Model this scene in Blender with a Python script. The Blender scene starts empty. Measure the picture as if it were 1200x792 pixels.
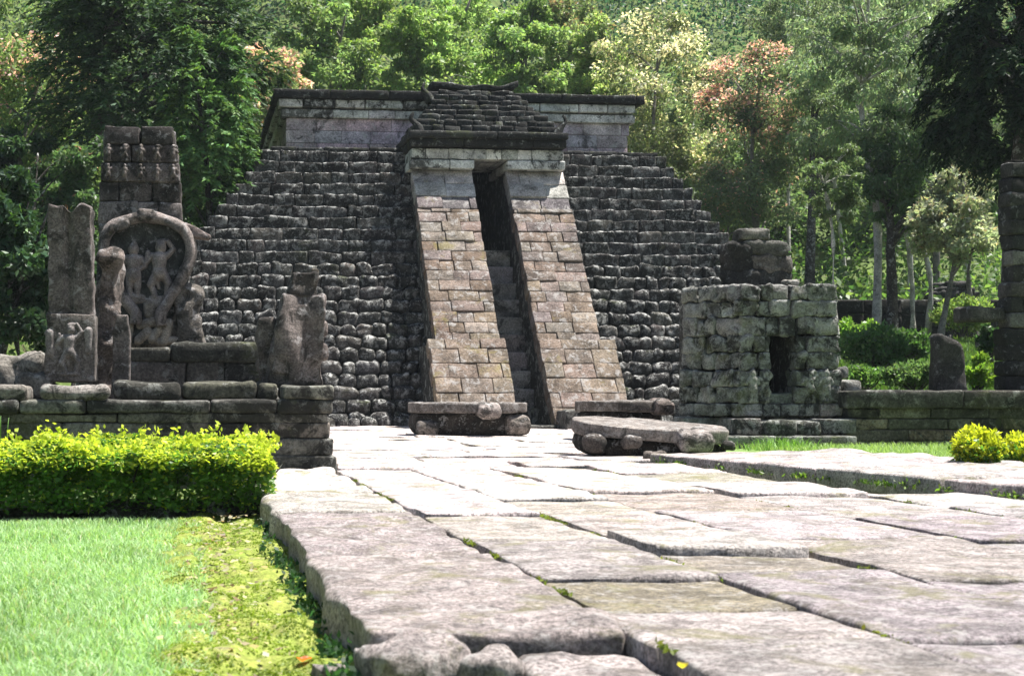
import bpy, math
import numpy as np

RS = np.random.RandomState
rng = RS(7)
sc = bpy.context.scene
HAZE = True
COL = sc.collection

# ------------------------------------------------------------------ camera numbers and photo survey
H = 0.70                       # eye height above the pavement
FPX, CU, CV = 1800.0, 400.0, 455.0
TH = math.radians(5.87)        # the camera is turned this much off the temple axis
cT, sT = math.cos(TH), math.sin(TH)

def X(u, Y):
    t = (u - CU) / FPX
    return Y / (cT - t * sT) * (t * cT + sT)
def Z(v, u, Y):
    t = (u - CU) / FPX
    return H + (CV - v) / FPX * Y / (cT - t * sT)
def P(u, v, Y):
    return np.array([X(u, Y), Y, Z(v, u, Y)])
def G(u, v, z=0.0):            # where a line of sight meets a level
    yc = (H - z) * FPX / (v - CV)
    xc = (u - CU) / FPX * yc
    return np.array([xc * cT + yc * sT, -xc * sT + yc * cT, z])

# ------------------------------------------------------------------ noise
_tab = RS(1).rand(8192).astype(np.float64)
def vnoise(p, seed=0):
    p = np.asarray(p, float)
    i = np.floor(p).astype(np.int64)
    f = p - i
    f = f * f * (3 - 2 * f)
    def h(dx, dy, dz):
        k = (i[:, 0] + dx) * 73856093 ^ (i[:, 1] + dy) * 19349663 ^ (i[:, 2] + dz) * 83492791 ^ (seed * 2654435)
        return _tab[k & 8191]
    r = 0
    for dx in (0, 1):
        wx = f[:, 0] if dx else 1 - f[:, 0]
        for dy in (0, 1):
            wy = f[:, 1] if dy else 1 - f[:, 1]
            for dz in (0, 1):
                wz = f[:, 2] if dz else 1 - f[:, 2]
                r = r + wx * wy * wz * h(dx, dy, dz)
    return r * 2 - 1
def fbm(p, seed=0, oct=3):
    a, r = 1.0, 0
    p = np.asarray(p, float)
    for k in range(oct):
        r = r + a * vnoise(p, seed + k * 17)
        p = p * 2.03 + 11.3
        a *= 0.5
    return r

# ------------------------------------------------------------------ mesh builder
class MB:
    def __init__(self):
        self.v, self.q, self.t, self.c, self.n = [], [], [], [], 0
    def add(self, v, q=None, t=None, col=(1, 1, 1)):
        v = np.asarray(v, float)
        if q is not None and len(q): self.q.append(np.asarray(q, np.int64) + self.n)
        if t is not None and len(t): self.t.append(np.asarray(t, np.int64) + self.n)
        col = np.asarray(col, float)
        if col.ndim == 1: col = np.repeat(col[None, :], len(v), 0)
        self.v.append(v); self.c.append(col); self.n += len(v)
    def mesh(self, name, origin, smooth=True):
        v = np.concatenate(self.v) - np.asarray(origin, float)
        c = np.concatenate(self.c)
        q = np.concatenate(self.q) if self.q else np.zeros((0, 4), np.int64)
        t = np.concatenate(self.t) if self.t else np.zeros((0, 3), np.int64)
        me = bpy.data.meshes.new(name)
        me.vertices.add(len(v))
        me.vertices.foreach_set("co", v.astype(np.float32).ravel())
        loops = np.concatenate([q.ravel(), t.ravel()])
        me.loops.add(len(loops))
        me.loops.foreach_set("vertex_index", loops.astype(np.int32))
        me.polygons.add(len(q) + len(t))
        ls = np.concatenate([np.arange(len(q)) * 4, len(q) * 4 + np.arange(len(t)) * 3])
        me.polygons.foreach_set("loop_start", ls.astype(np.int32))
        me.update(calc_edges=True)
        me.polygons.foreach_set("use_smooth", np.full(len(q) + len(t), smooth))
        at = me.color_attributes.new("Col", 'FLOAT_COLOR', 'POINT')
        at.data.foreach_set("color", np.concatenate([c, np.ones((len(c), 1))], 1).astype(np.float32).ravel())
        me.validate()
        return me
    def bottom(self):
        v = np.concatenate(self.v)
        lo, hi = v.min(0), v.max(0)
        return np.array([(lo[0] + hi[0]) / 2, (lo[1] + hi[1]) / 2, lo[2]])

def tag(o, label=None, cat=None, group=None, kind=None):
    if label: o['label'] = label
    if cat: o['category'] = cat
    if group: o['group'] = group
    if kind: o['kind'] = kind
    return o
def thing(name, label, cat, loc, group=None):
    o = bpy.data.objects.new(name, None)
    o.empty_display_size = 0.2
    COL.objects.link(o)
    o.location = [float(a) for a in loc]
    return tag(o, label, cat, group)
_world = {}
def build(name, mb, mat, parent=None, origin=None, smooth=True):
    if parent is not None:
        org = np.zeros(3); p = parent
        while p is not None:
            org = org + np.array(p.location); p = p.parent
    else:
        org = mb.bottom() if origin is None else np.asarray(origin, float)
    o = bpy.data.objects.new(name, mb.mesh(name, org, smooth))
    o.data.materials.append(mat)
    COL.objects.link(o)
    if parent is not None: o.parent = parent
    else: o.location = [float(a) for a in org]
    return o
def solo(name, mb, mat, label, cat, group=None):
    return tag(build(name, mb, mat), label, cat, group)
def struct(name, mb, mat, origin=(0, 0, 0), smooth=True):
    return tag(build(name, mb, mat, None, origin, smooth), kind='structure')
def copy_tree(o, loc, scale=1.0, rz=0.0, label=None):
    c = o.copy(); COL.objects.link(c)
    c.location = [float(a) for a in loc]
    c.scale = (scale,) * 3 if np.isscalar(scale) else scale
    c.rotation_euler = (0, 0, rz)
    if label: c['label'] = label
    for ch in list(o.children):
        d = ch.copy(); COL.objects.link(d); d.parent = c
    return c

# ------------------------------------------------------------------ primitives
_topo = {}
def lattice(nx, ny, nz):
    key = (nx, ny, nz)
    if key in _topo: return _topo[key]
    I, J, K = np.meshgrid(np.arange(nx), np.arange(ny), np.arange(nz), indexing='ij')
    m = (I == 0) | (I == nx - 1) | (J == 0) | (J == ny - 1) | (K == 0) | (K == nz - 1)
    idx = -np.ones((nx, ny, nz), np.int64)
    idx[m] = np.arange(m.sum())
    qs = []
    def side(a, flip):
        q = np.stack([a[:-1, :-1], a[1:, :-1], a[1:, 1:], a[:-1, 1:]], -1).reshape(-1, 4)
        qs.append(q[:, ::-1] if flip else q)
    side(idx[0], True); side(idx[-1], False)
    side(idx[:, 0], False); side(idx[:, -1], True)
    side(idx[:, :, 0], True); side(idx[:, :, -1], False)
    _topo[key] = (I[m], J[m], K[m], np.concatenate(qs))
    return _topo[key]

def axis_pts(h, r, sp):
    n = max(1, int(math.ceil(2 * (h - r) / sp))) if h - r > 1e-4 else 0
    inner = np.linspace(-(h - r), h - r, n + 1) if n else np.array([0.0])
    return np.concatenate([[-h, -h + 0.45 * r], inner, [h - 0.45 * r, h]])

def rotz(a):
    c, s = math.cos(a), math.sin(a)
    return np.array([[c, -s, 0], [s, c, 0], [0, 0, 1.0]])
def rotx(a):
    c, s = math.cos(a), math.sin(a)
    return np.array([[1, 0, 0], [0, c, -s], [0, s, c]])
def roty(a):
    c, s = math.cos(a), math.sin(a)
    return np.array([[c, 0, s], [0, 1, 0], [-s, 0, c]])

def rbox(mb, c, half, r=0.02, amp=0.0, freq=4.0, R=None, col=(1, 1, 1), sp=0.15, seed=None, shape=None, top=None):
    """A stone block with rounded edges and an uneven surface. shape(q, n) may bend the local points."""
    half = np.maximum(np.asarray(half, float), 1e-3)
    r = min(r, half.min() * 0.98)
    ax = [axis_pts(half[k], r, sp) for k in range(3)]
    I, J, K, q = lattice(len(ax[0]), len(ax[1]), len(ax[2]))
    p = np.stack([ax[0][I], ax[1][J], ax[2][K]], -1)
    core = np.clip(p, -(half - r), half - r)
    d = p - core
    n = d / np.maximum(np.linalg.norm(d, axis=1, keepdims=True), 1e-9)
    v = core + r * n
    if seed is None: seed = rng.randint(1 << 20)
    if amp > 0:
        o = RS(seed & 0x7fffffff).rand(3) * 50
        v = v + n * (fbm(v * freq + o, seed % 997, 3) * amp)[:, None]
    if shape is not None: v = shape(v, n)
    if R is not None: v = v @ np.asarray(R).T
    mb.add(v + np.asarray(c, float), q, None, col)

def boxmm(mb, lo, hi, **k):
    lo, hi = np.asarray(lo, float), np.asarray(hi, float)
    rbox(mb, (lo + hi) / 2, (hi - lo) / 2, **k)

def hexa(mb, b, t, col=(1, 1, 1)):
    """solid from four bottom and four top corners (counter-clockwise seen from above)"""
    v = np.array(list(b) + list(t), float)
    q = [[3, 2, 1, 0], [4, 5, 6, 7]] + [[k, (k + 1) % 4, 4 + (k + 1) % 4, 4 + k] for k in range(4)]
    w, f = [], []
    for a in q:                      # split corners so that the faces shade flat
        f.append(list(range(len(w), len(w) + 4))); w += [v[k] for k in a]
    mb.add(w, f, None, col)

def tube(mb, pts, rad, n=8, col=(1, 1, 1), amp=0.0, flat=None, cap=True):
    pts = np.asarray(pts, float); rad = np.broadcast_to(np.asarray(rad, float), (len(pts),))
    T = np.gradient(pts, axis=0); T /= np.maximum(np.linalg.norm(T, axis=1, keepdims=True), 1e-9)
    up = np.array([0.0, 1.0, 0.0])
    if abs(T[:, 1]).max() > 0.9: up = np.array([1.0, 0.1, 0.2])
    A = np.cross(T, up); A /= np.maximum(np.linalg.norm(A, axis=1, keepdims=True), 1e-9)
    B = np.cross(T, A)
    th = np.linspace(0, 2 * math.pi, n, endpoint=False)
    f = 1.0 if flat is None else flat
    ring = A[:, None, :] * np.cos(th)[None, :, None] + B[:, None, :] * (f * np.sin(th))[None, :, None]
    v = (pts[:, None, :] + ring * rad[:, None, None]).reshape(-1, 3)
    if amp:
        v = v + (fbm(v * 6, 5, 2) * amp)[:, None] * ring.reshape(-1, 3)
    i = np.arange(len(pts) - 1)[:, None] * n; j = np.arange(n)[None, :]; j2 = (j + 1) % n
    q = np.stack([i + j, i + n + j, i + n + j2, i + j2], -1).reshape(-1, 4)
    t = []
    if cap:
        v = np.concatenate([v, pts[:1], pts[-1:]]); a = len(v) - 2; b = a + 1; o = (len(pts) - 1) * n
        t = [[a, k, (k + 1) % n] for k in range(n)] + [[b, o + (k + 1) % n, o + k] for k in range(n)]
    mb.add(v, q, t, col)

def spline(pts, n):
    pts = np.asarray(pts, float)
    s = np.concatenate([[0], np.cumsum(np.linalg.norm(np.diff(pts, axis=0), axis=1))])
    w = np.linspace(0, s[-1], n); out = []
    for x in w:
        k = min(max(np.searchsorted(s, x) - 1, 0), len(pts) - 2)
        f = (x - s[k]) / max(s[k + 1] - s[k], 1e-9)
        p0, p1, p2, p3 = pts[max(k - 1, 0)], pts[k], pts[k + 1], pts[min(k + 2, len(pts) - 1)]
        out.append(0.5 * (2 * p1 + (p2 - p0) * f + (2 * p0 - 5 * p1 + 4 * p2 - p3) * f * f + (3 * p1 - p0 - 3 * p2 + p3) * f ** 3))
    return np.array(out)

def capsules_h(x, z, caps):
    h = np.zeros_like(x)
    for (x1, z1, r1, x2, z2, r2, k) in caps:
        dx, dz = x2 - x1, z2 - z1
        L = dx * dx + dz * dz
        t = np.clip(((x - x1) * dx + (z - z1) * dz) / L, 0, 1) if L > 1e-12 else np.zeros_like(x)
        d = np.hypot(x - x1 - t * dx, z - z1 - t * dz); r = r1 + (r2 - r1) * t
        h = np.maximum(h, k * r * np.sqrt(np.maximum(0, 1 - (d / r) ** 2)))
    return h
def relief(mb, origin, ex, en, caps, x0, x1, z0, z1, step, sink=0.012, col=(1, 1, 1), amp=0.004):
    """carving standing out of a face: origin on the face, ex along it, en out of it, ez up"""
    xs = np.arange(x0, x1 + step, step); zs = np.arange(z0, z1 + step, step)
    xx, zz = np.meshgrid(xs, zs, indexing='ij')
    h = capsules_h(xx, zz, caps)
    nz = fbm(np.stack([xx.ravel() * 22, zz.ravel() * 22, xx.ravel() * 0 + rng.rand() * 50], 1), 3, 2).reshape(h.shape)
    hh = np.where(h > 0, h + nz * amp, -sink)
    keep = (h[:-1, :-1] > 0) | (h[1:, :-1] > 0) | (h[1:, 1:] > 0) | (h[:-1, 1:] > 0)
    idx = np.arange(h.size).reshape(h.shape)
    q = np.stack([idx[:-1, :-1], idx[1:, :-1], idx[1:, 1:], idx[:-1, 1:]], -1)[keep]
    used, inv = np.unique(q.ravel(), return_inverse=True)
    v = (np.asarray(origin, float) + xx.ravel()[used, None] * np.asarray(ex, float) + hh.ravel()[used, None] * np.asarray(en, float)
         + zz.ravel()[used, None] * np.array([0, 0, 1.0]))
    mb.add(v, inv.reshape(-1, 4), None, col)

def figure_caps(s=1.0, cx=0.0, cz=0.0, kind=0, mir=1):
    m = mir
    if kind == 0:    # standing, arms bent up
        c = [(0, .88, .085, 0, .91, .085, .9), (0, .98, .05, .01 * m, 1.0, .045, .9), (0, .8, .05, 0, .8, .05, .8), (-.1, .74, .06, .1, .74, .06, .8), (0, .7, .12, 0, .5, .1, .8),
             (0, .48, .12, 0, .42, .12, .8), (-.06, .42, .075, -.07, .22, .06, .8), (-.07, .22, .055, -.06, .04, .045, .8), (.06, .42, .075, .07, .22, .06, .8),
             (.07, .22, .055, .07, .04, .045, .8), (-.13, .74, .05, -.22, .58, .045, .8), (-.22, .58, .04, -.16, .7 + .02, .04, .8), (.13, .74, .05, .2, .6, .045, .8), (.2, .6, .04, .05, .52, .04, .8),
             (-.12, .02, .04, .12, .02, .04, .6)]
    else:            # striding, one arm raised over the head
        c = [(.02, .88, .085, .02, .91, .085, .9), (.0, .97, .06, .06, .99, .05, .9), (-.12, .74, .06, .12, .75, .06, .8), (0, .7, .12, -.01, .5, .1, .8), (0, .46, .12, 0, .44, .12, .8),
             (-.06, .42, .075, -.15, .25, .065, .8), (-.15, .25, .055, -.08, .05, .045, .8), (.07, .42, .075, .15, .27, .065, .8), (.15, .27, .055, .12, .05, .045, .8),
             (-.14, .74, .05, -.24, .62, .045, .8), (-.24, .62, .04, -.2, .8, .04, .8), (.14, .76, .05, .23, .86, .045, .8), (.23, .86, .04, .14, 1.0, .04, .8),
             (-.15, .02, .04, .17, .02, .04, .6), (-.05, .4, .05, -.02, .2, .03, .8)]
    return [(cx + a * s * m, cz + b * s, r1 * s, cx + d * s * m, cz + e * s, r2 * s, k) for (a, b, r1, d, e, r2, k) in c]

# ------------------------------------------------------------------ materials
def nt(name):
    m = bpy.data.materials.new(name); m.use_nodes = True
    t = m.node_tree; t.nodes.clear()
    return m, t
def N(t, kind, **k):
    n = t.nodes.new(kind)
    for a, b in k.items(): setattr(n, a, b)
    return n
def noise(t, vec, scale, detail=5, rough=0.6, dist=0.0):
    n = N(t, 'ShaderNodeTexNoise'); n.inputs['Scale'].default_value = scale; n.inputs['Detail'].default_value = detail
    n.inputs['Roughness'].default_value = rough; n.inputs['Distortion'].default_value = dist
    t.links.new(vec, n.inputs['Vector']); return n.outputs['Fac']
def maprange(t, val, a, b, c, d):
    n = N(t, 'ShaderNodeMapRange'); n.interpolation_type = 'SMOOTHSTEP'
    t.links.new(val, n.inputs[0])
    for k, x in zip((1, 2, 3, 4), (a, b, c, d)): n.inputs[k].default_value = x
    return n.outputs[0]
def mix(t, fac, a, b, mode='MIX'):
    n = N(t, 'ShaderNodeMix', data_type='RGBA', blend_type=mode)
    if isinstance(fac, (int, float)): n.inputs[0].default_value = fac
    else: t.links.new(fac, n.inputs[0])
    for k, x in ((6, a), (7, b)):
        if isinstance(x, (tuple, list)): n.inputs[k].default_value = (*x, 1)
        else: t.links.new(x, n.inputs[k])
    return n.outputs[2]
def math2(t, op, a, b):
    n = N(t, 'ShaderNodeMath', operation=op)
    for k, x in ((0, a), (1, b)):
        if isinstance(x, (int, float)): n.inputs[k].default_value = x
        else: t.links.new(x, n.inputs[k])
    return n.outputs[0]

def stone(name, base, lichen_sun=(.42, .43, .4), lich_sun=(.52, .60, .8), dark=(.018, .018, .016), drk=(.5, .6, .75), moss=(.07, .09, .02), mos=(.55, .62, 0.0),
          scale=1.0, rough=.92, bump=.8, spec=.2, speck=.4, up=.6):
    m, t = nt(name)
    tc = N(t, 'ShaderNodeTexCoord').outputs['Object']
    at = N(t, 'ShaderNodeAttribute', attribute_name='Col').outputs['Color']
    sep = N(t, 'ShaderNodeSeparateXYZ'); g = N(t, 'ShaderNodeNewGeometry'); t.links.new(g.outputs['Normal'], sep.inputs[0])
    upf = maprange(t, sep.outputs[2], -.5, .7, 1 - up, 1.0)  # more lichen on upward faces: sunlit stone tops put into the colour
    c = mix(t, 1.0, base, at, 'MULTIPLY')
    n1 = noise(t, tc, 2.6 * scale, 8, .68)
    c = mix(t, 1.0, c, maprange(t, n1, .3, .7, .5, 1.5), 'MULTIPLY')
    n4 = noise(t, tc, 34 * scale, 5, .75)
    c = mix(t, 1.0, c, maprange(t, n4, .36, .64, 1 - speck, 1 + speck), 'MULTIPLY')
    n3 = noise(t, tc, 2.1 * scale, 8, .72, .8)
    c = mix(t, maprange(t, n3, drk[0], drk[1], 0, drk[2]), c, dark)
    n2 = noise(t, tc, 6.5 * scale, 9, .75, .4)
    c = mix(t, math2(t, 'MULTIPLY', maprange(t, n2, lich_sun[0], lich_sun[1], 0, lich_sun[2]), upf), c, lichen_sun)
    n5 = noise(t, tc, 21 * scale, 6, .75, .2)
    c = mix(t, math2(t, 'MULTIPLY', maprange(t, n5, lich_sun[0] + .06, lich_sun[1] + .06, 0, lich_sun[2]), upf), c, lichen_sun)
    if mos[2] > 0:
        nm = noise(t, tc, 1.5 * scale, 8, .72, .5)
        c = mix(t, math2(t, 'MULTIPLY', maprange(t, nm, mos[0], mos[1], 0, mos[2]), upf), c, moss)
    b = N(t, 'ShaderNodeBsdfPrincipled'); b.inputs['Roughness'].default_value = rough
    b.inputs['Specular IOR Level'].default_value = spec
    t.links.new(c, b.inputs['Base Color'])
    if bump:
        hgt = math2(t, 'ADD', math2(t, 'MULTIPLY', n4, .3), math2(t, 'ADD', math2(t, 'MULTIPLY', n2, 1.2), math2(t, 'MULTIPLY', n5, .7)))
        bn = N(t, 'ShaderNodeBump'); bn.inputs['Strength'].default_value = bump; bn.inputs['Distance'].default_value = .05 / scale
        t.links.new(hgt, bn.inputs['Height']); t.links.new(bn.outputs[0], b.inputs['Normal'])
    o = N(t, 'ShaderNodeOutputMaterial'); t.links.new(b.outputs[0], o.inputs[0])
    return m

def leafmat(name, trans=.4, rough=.45, spec=.35, tint=(1.15, 1.2, .6)):
    m, t = nt(name)
    at = N(t, 'ShaderNodeAttribute', attribute_name='Col').outputs['Color']
    b = N(t, 'ShaderNodeBsdfPrincipled'); b.inputs['Roughness'].default_value = rough; b.inputs['Specular IOR Level'].default_value = spec
    t.links.new(at, b.inputs['Base Color'])
    tr = N(t, 'ShaderNodeBsdfTranslucent'); t.links.new(mix(t, 1.0, at, tint, 'MULTIPLY'), tr.inputs[0])
    mx = N(t, 'ShaderNodeMixShader'); mx.inputs[0].default_value = trans
    t.links.new(b.outputs[0], mx.inputs[1]); t.links.new(tr.outputs[0], mx.inputs[2])
    o = N(t, 'ShaderNodeOutputMaterial'); t.links.new(mx.outputs[0], o.inputs[0])
    return m

M = {}
M['pyr'] = stone('temple_cobble', (.036, .0352, .034), lichen_sun=(.44, .44, .42), lich_sun=(.50, .59, .9), drk=(.5, .6, .75), moss=(.06, .075, .02), mos=(.58, .66, .5), bump=1.0, scale=1.2, up=.92)  # strong upward bias paints the lit upper edges of the courses
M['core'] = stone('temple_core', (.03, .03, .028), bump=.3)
M['roof'] = stone('roof_stone', (.03, .03, .0285), lichen_sun=(.30, .31, .285), lich_sun=(.56, .62, .8), drk=(.48, .58, .8), moss=(.07, .08, .03), mos=(.55, .63, .6), bump=.9, scale=1.3)
M['ashlar'] = stone('upper_ashlar', (.42, .37, .385), lichen_sun=(.5, .5, .48), lich_sun=(.54, .62, .6), drk=(.54, .62, .8), bump=.5, up=.2)
M['pale'] = stone('pale_cornice', (.5, .5, .485), lichen_sun=(.62, .62, .6), lich_sun=(.5, .6, .6), drk=(.53, .6, .9), bump=.5, up=.1)
M['tan'] = stone('balustrade_block', (.15, .124, .106), lichen_sun=(.34, .325, .31), lich_sun=(.52, .61, .7), drk=(.55, .65, .55), moss=(.2, .17, .05), mos=(.58, .66, .5), bump=.6, up=.2)
M['pave'] = stone('paving_slab', (.365, .324, .315), lichen_sun=(.50, .475, .455), lich_sun=(.52, .60, .6), dark=(.13, .11, .085), drk=(.5, .62, .55), moss=(.19, .18, .06), mos=(.53, .64, .6), bump=1.0, scale=1.7, rough=.7, spec=.4, speck=.6, up=.3)
M['plat'] = stone('platform_block', (.125, .121, .11), lichen_sun=(.36, .36, .33), lich_sun=(.54, .62, .55), drk=(.5, .58, .88), moss=(.07, .08, .02), mos=(.55, .63, .5), bump=.7)
M['relief'] = stone('carved_stone', (.125, .112, .106), lichen_sun=(.40, .38, .375), lich_sun=(.54, .62, .65), drk=(.5, .59, .8), moss=(.1, .1, .03), mos=(.6, .68, .5), bump=.7, scale=1.6, up=.5)
M['shrine'] = stone('shrine_block', (.19, .19, .18), lichen_sun=(.38, .39, .365), lich_sun=(.5, .6, .7), drk=(.48, .56, .92), moss=(.1, .11, .03), mos=(.56, .64, .5), bump=1.0, scale=1.5, up=.4)
M['black'] = stone('weathered_black_stone', (.04, .0385, .036), lichen_sun=(.34, .34, .33), lich_sun=(.56, .64, .65), drk=(.5, .6, .6), moss=(.06, .07, .02), mos=(.6, .68, .5), bump=.9, scale=1.5)
M['turtle'] = stone('turtle_stone', (.085, .076, .07), lichen_sun=(.42, .41, .40), lich_sun=(.54, .62, .75), drk=(.48, .58, .85), bump=.9, scale=1.6, up=.7)
M['sunlit_top'] = stone('sunlit_altar_top', (.15, .138, .13), lichen_sun=(.34, .33, .32), lich_sun=(.5, .6, .6), drk=(.55, .64, .7), bump=.7, scale=1.8, up=.3)  # paler than the altar body: sunlit top put into the colour
M['figure'] = stone('carved_figure_stone', (.17, .153, .145), lichen_sun=(.42, .40, .39), lich_sun=(.54, .62, .6), drk=(.62, .7, .6), bump=.4, scale=2.2, up=.4)
M['palebark'] = stone('pale_bark', (.40, .385, .35), lichen_sun=(.55, .54, .5), lich_sun=(.52, .62, .6), drk=(.55, .62, .6), bump=.6, scale=1.2, up=.1)
M['leaf'] = leafmat('foliage', trans=.55, tint=(1.35, 1.4, .85))
M['gloss'] = leafmat('glossy_foliage', trans=.3, rough=.38, spec=.35)
M['needle'] = leafmat('conifer_foliage', trans=.35, rough=.6, spec=.2)
M['grass'] = leafmat('grass_blade', trans=.4, rough=.5, spec=.3)
M['bark'] = stone('bark', (.16, .145, .125), lichen_sun=(.42, .42, .38), lich_sun=(.52, .66, .5), drk=(.55, .7, .6), bump=.8, scale=1.2)
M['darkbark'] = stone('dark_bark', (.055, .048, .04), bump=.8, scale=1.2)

def simple(name, ca, cb, scale, bump=.5, rough=.95, cc=None):
    m, t = nt(name)
    tc = N(t, 'ShaderNodeTexCoord').outputs['Object']
    n1 = noise(t, tc, scale, 7, .65, .3); n2 = noise(t, tc, scale * 9, 5, .7)
    c = mix(t, maprange(t, n1, .35, .65, 0, 1), ca, cb)
    if cc: c = mix(t, maprange(t, noise(t, tc, scale * 2.7, 6, .7, .4), .55, .68, 0, .85), c, cc)
    c = mix(t, 1.0, c, maprange(t, n2, .3, .7, .6, 1.4), 'MULTIPLY')
    b = N(t, 'ShaderNodeBsdfPrincipled'); b.inputs['Roughness'].default_value = rough; b.inputs['Specular IOR Level'].default_value = .2
    t.links.new(c, b.inputs['Base Color'])
    bn = N(t, 'ShaderNodeBump'); bn.inputs['Strength'].default_value = bump; bn.inputs['Distance'].default_value = .02
    t.links.new(math2(t, 'ADD', n1, math2(t, 'MULTIPLY', n2, .6)), bn.inputs['Height']); t.links.new(bn.outputs[0], b.inputs['Normal'])
    o = N(t, 'ShaderNodeOutputMaterial'); t.links.new(b.outputs[0], o.inputs[0])
    return m
M['soil'] = simple('hillside_ground', (.05, .075, .02), (.09, .13, .03), .35, cc=(.06, .045, .03))
M['lawnsoil'] = simple('lawn_ground', (.10, .17, .045), (.16, .24, .07), 1.2, cc=(.2, .17, .11))
M['moss'] = simple('mossy_ground', (.15, .20, .032), (.215, .235, .055), 4.0, bump=1.0, cc=(.22, .18, .12))
M['gravel'] = simple('path_gravel', (.3, .29, .28), (.4, .39, .37), 1.0)

def jit(base, a=.15, hue=.05, r=None):
    r = r or rng
    f = 1 + (r.rand() * 2 - 1) * a
    return tuple(max(0, b * f * (1 + (r.rand() * 2 - 1) * hue)) for b in base)

# ================================================================== GROUND
def smooth(a, b, x):
    t = np.clip((x - a) / (b - a), 0, 1); return t * t * (3 - 2 * t)
def terrain(x, y):
    x = np.asarray(x, float); y = np.asarray(y, float)
    ramp = np.interp(y, [-20, 16.6, 17.6, 22, 35, 42, 55, 80, 180, 300], [-.17, -.17, .42, .62, 1.85, 2.7, 6.0, 20, 78, 140])
    plaza = (smooth(-5.5, -3.5, x) * (1 - smooth(np.minimum(.385 * y, 11.5), np.minimum(.43 * y, 13.0), x)) * (1 - smooth(40, 48, y)))
    n = fbm(np.stack([x.ravel() * .15, y.ravel() * .15, x.ravel() * 0], 1), 4, 3).reshape(x.shape) * smooth(40, 80, y) * 3
    return ramp * (1 - plaza) + (-.17) * plaza + n
def ground_grid(xs, ys, f, col=(1, 1, 1)):
    xx, yy = np.meshgrid(xs, ys, indexing='ij')
    zz = f(xx, yy)
    idx = np.arange(xx.size).reshape(xx.shape)
    q = np.stack([idx[:-1, :-1], idx[1:, :-1], idx[1:, 1:], idx[:-1, 1:]], -1).reshape(-1, 4)
    mb = MB(); mb.add(np.stack([xx.ravel(), yy.ravel(), zz.ravel()], 1), q, None, col); return mb
xs = np.concatenate([np.arange(-140, -14, 6), np.arange(-14, 24, .5), np.arange(24, 170, 6)])
ys = np.concatenate([np.arange(-30, 0, 3), np.arange(0, 50, .5), np.arange(50, 206, 5)])
struct('ground', ground_grid(xs, ys, terrain), M['soil'])
# lawn soil and the moss strip beside the pavement
lawn_f = lambda x, y: -.150 + .012 * fbm(np.stack([x.ravel() * 3, y.ravel() * 3, x.ravel() * 0], 1), 9, 3).reshape(x.shape)
struct('lawn', ground_grid(np.arange(-4.5, .16, .1), np.arange(1.0, 10.0, .1), lawn_f), M['lawnsoil'])
moss_f = lambda x, y: -.128 + .028 * fbm(np.stack([x.ravel() * 8, y.ravel() * 5, x.ravel() * 0], 1), 19, 4).reshape(x.shape) - .03 * (1 - smooth(-.2, .05, x))
struct('mossy_ground', ground_grid(np.arange(-.35, .62, .02), np.arange(1.5, 10.3, .03), moss_f), M['moss'])

# ------------------------------------------------------------------ pavement
KX = lambda y: 4.42 + (14.2 - y) * .185          # inner edge of the raised kerb
pv = MB()
def slab(x0, x1, y0, y1, dz=0.0, tone=None, r=.018, amp=.010, tilt=(0, 0), th=.2, ragged=False):
    g = .006
    R = rotx(tilt[0]) @ roty(tilt[1])
    sd = rng.randint(1 << 20)
    def shp(v, n):
        v = v.copy()
        # worn ragged outline, low mounds on the face
        e = fbm(np.stack([v[:, 0] * 2.2 + sd % 91, v[:, 1] * 2.2, v[:, 2] * 0], 1), sd % 311, 3) * (.03 if ragged else .016)
        v[:, :2] += n[:, :2] * e[:, None]
        return v
    tone = tone if tone is not None else jit((1, 1, 1), .16, .04)
    rbox(pv, ((x0 + x1) / 2, (y0 + y1) / 2, dz - th / 2), ((x1 - x0) / 2 - g, (y1 - y0) / 2 - g, th / 2), r=r, amp=amp, freq=3.2, R=R, col=tone, sp=.06, shape=shp, seed=sd)
grey, sun_pale, mossy = (.80, .80, .82), (1.45, 1.43, 1.4), (.72, .78, .5)  # second tone whitens the far slabs: sun glare put into the colour
edges = [.50, 1.30, 1.97, 2.66, 3.55, 4.45, 5.4, 6.3]
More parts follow.
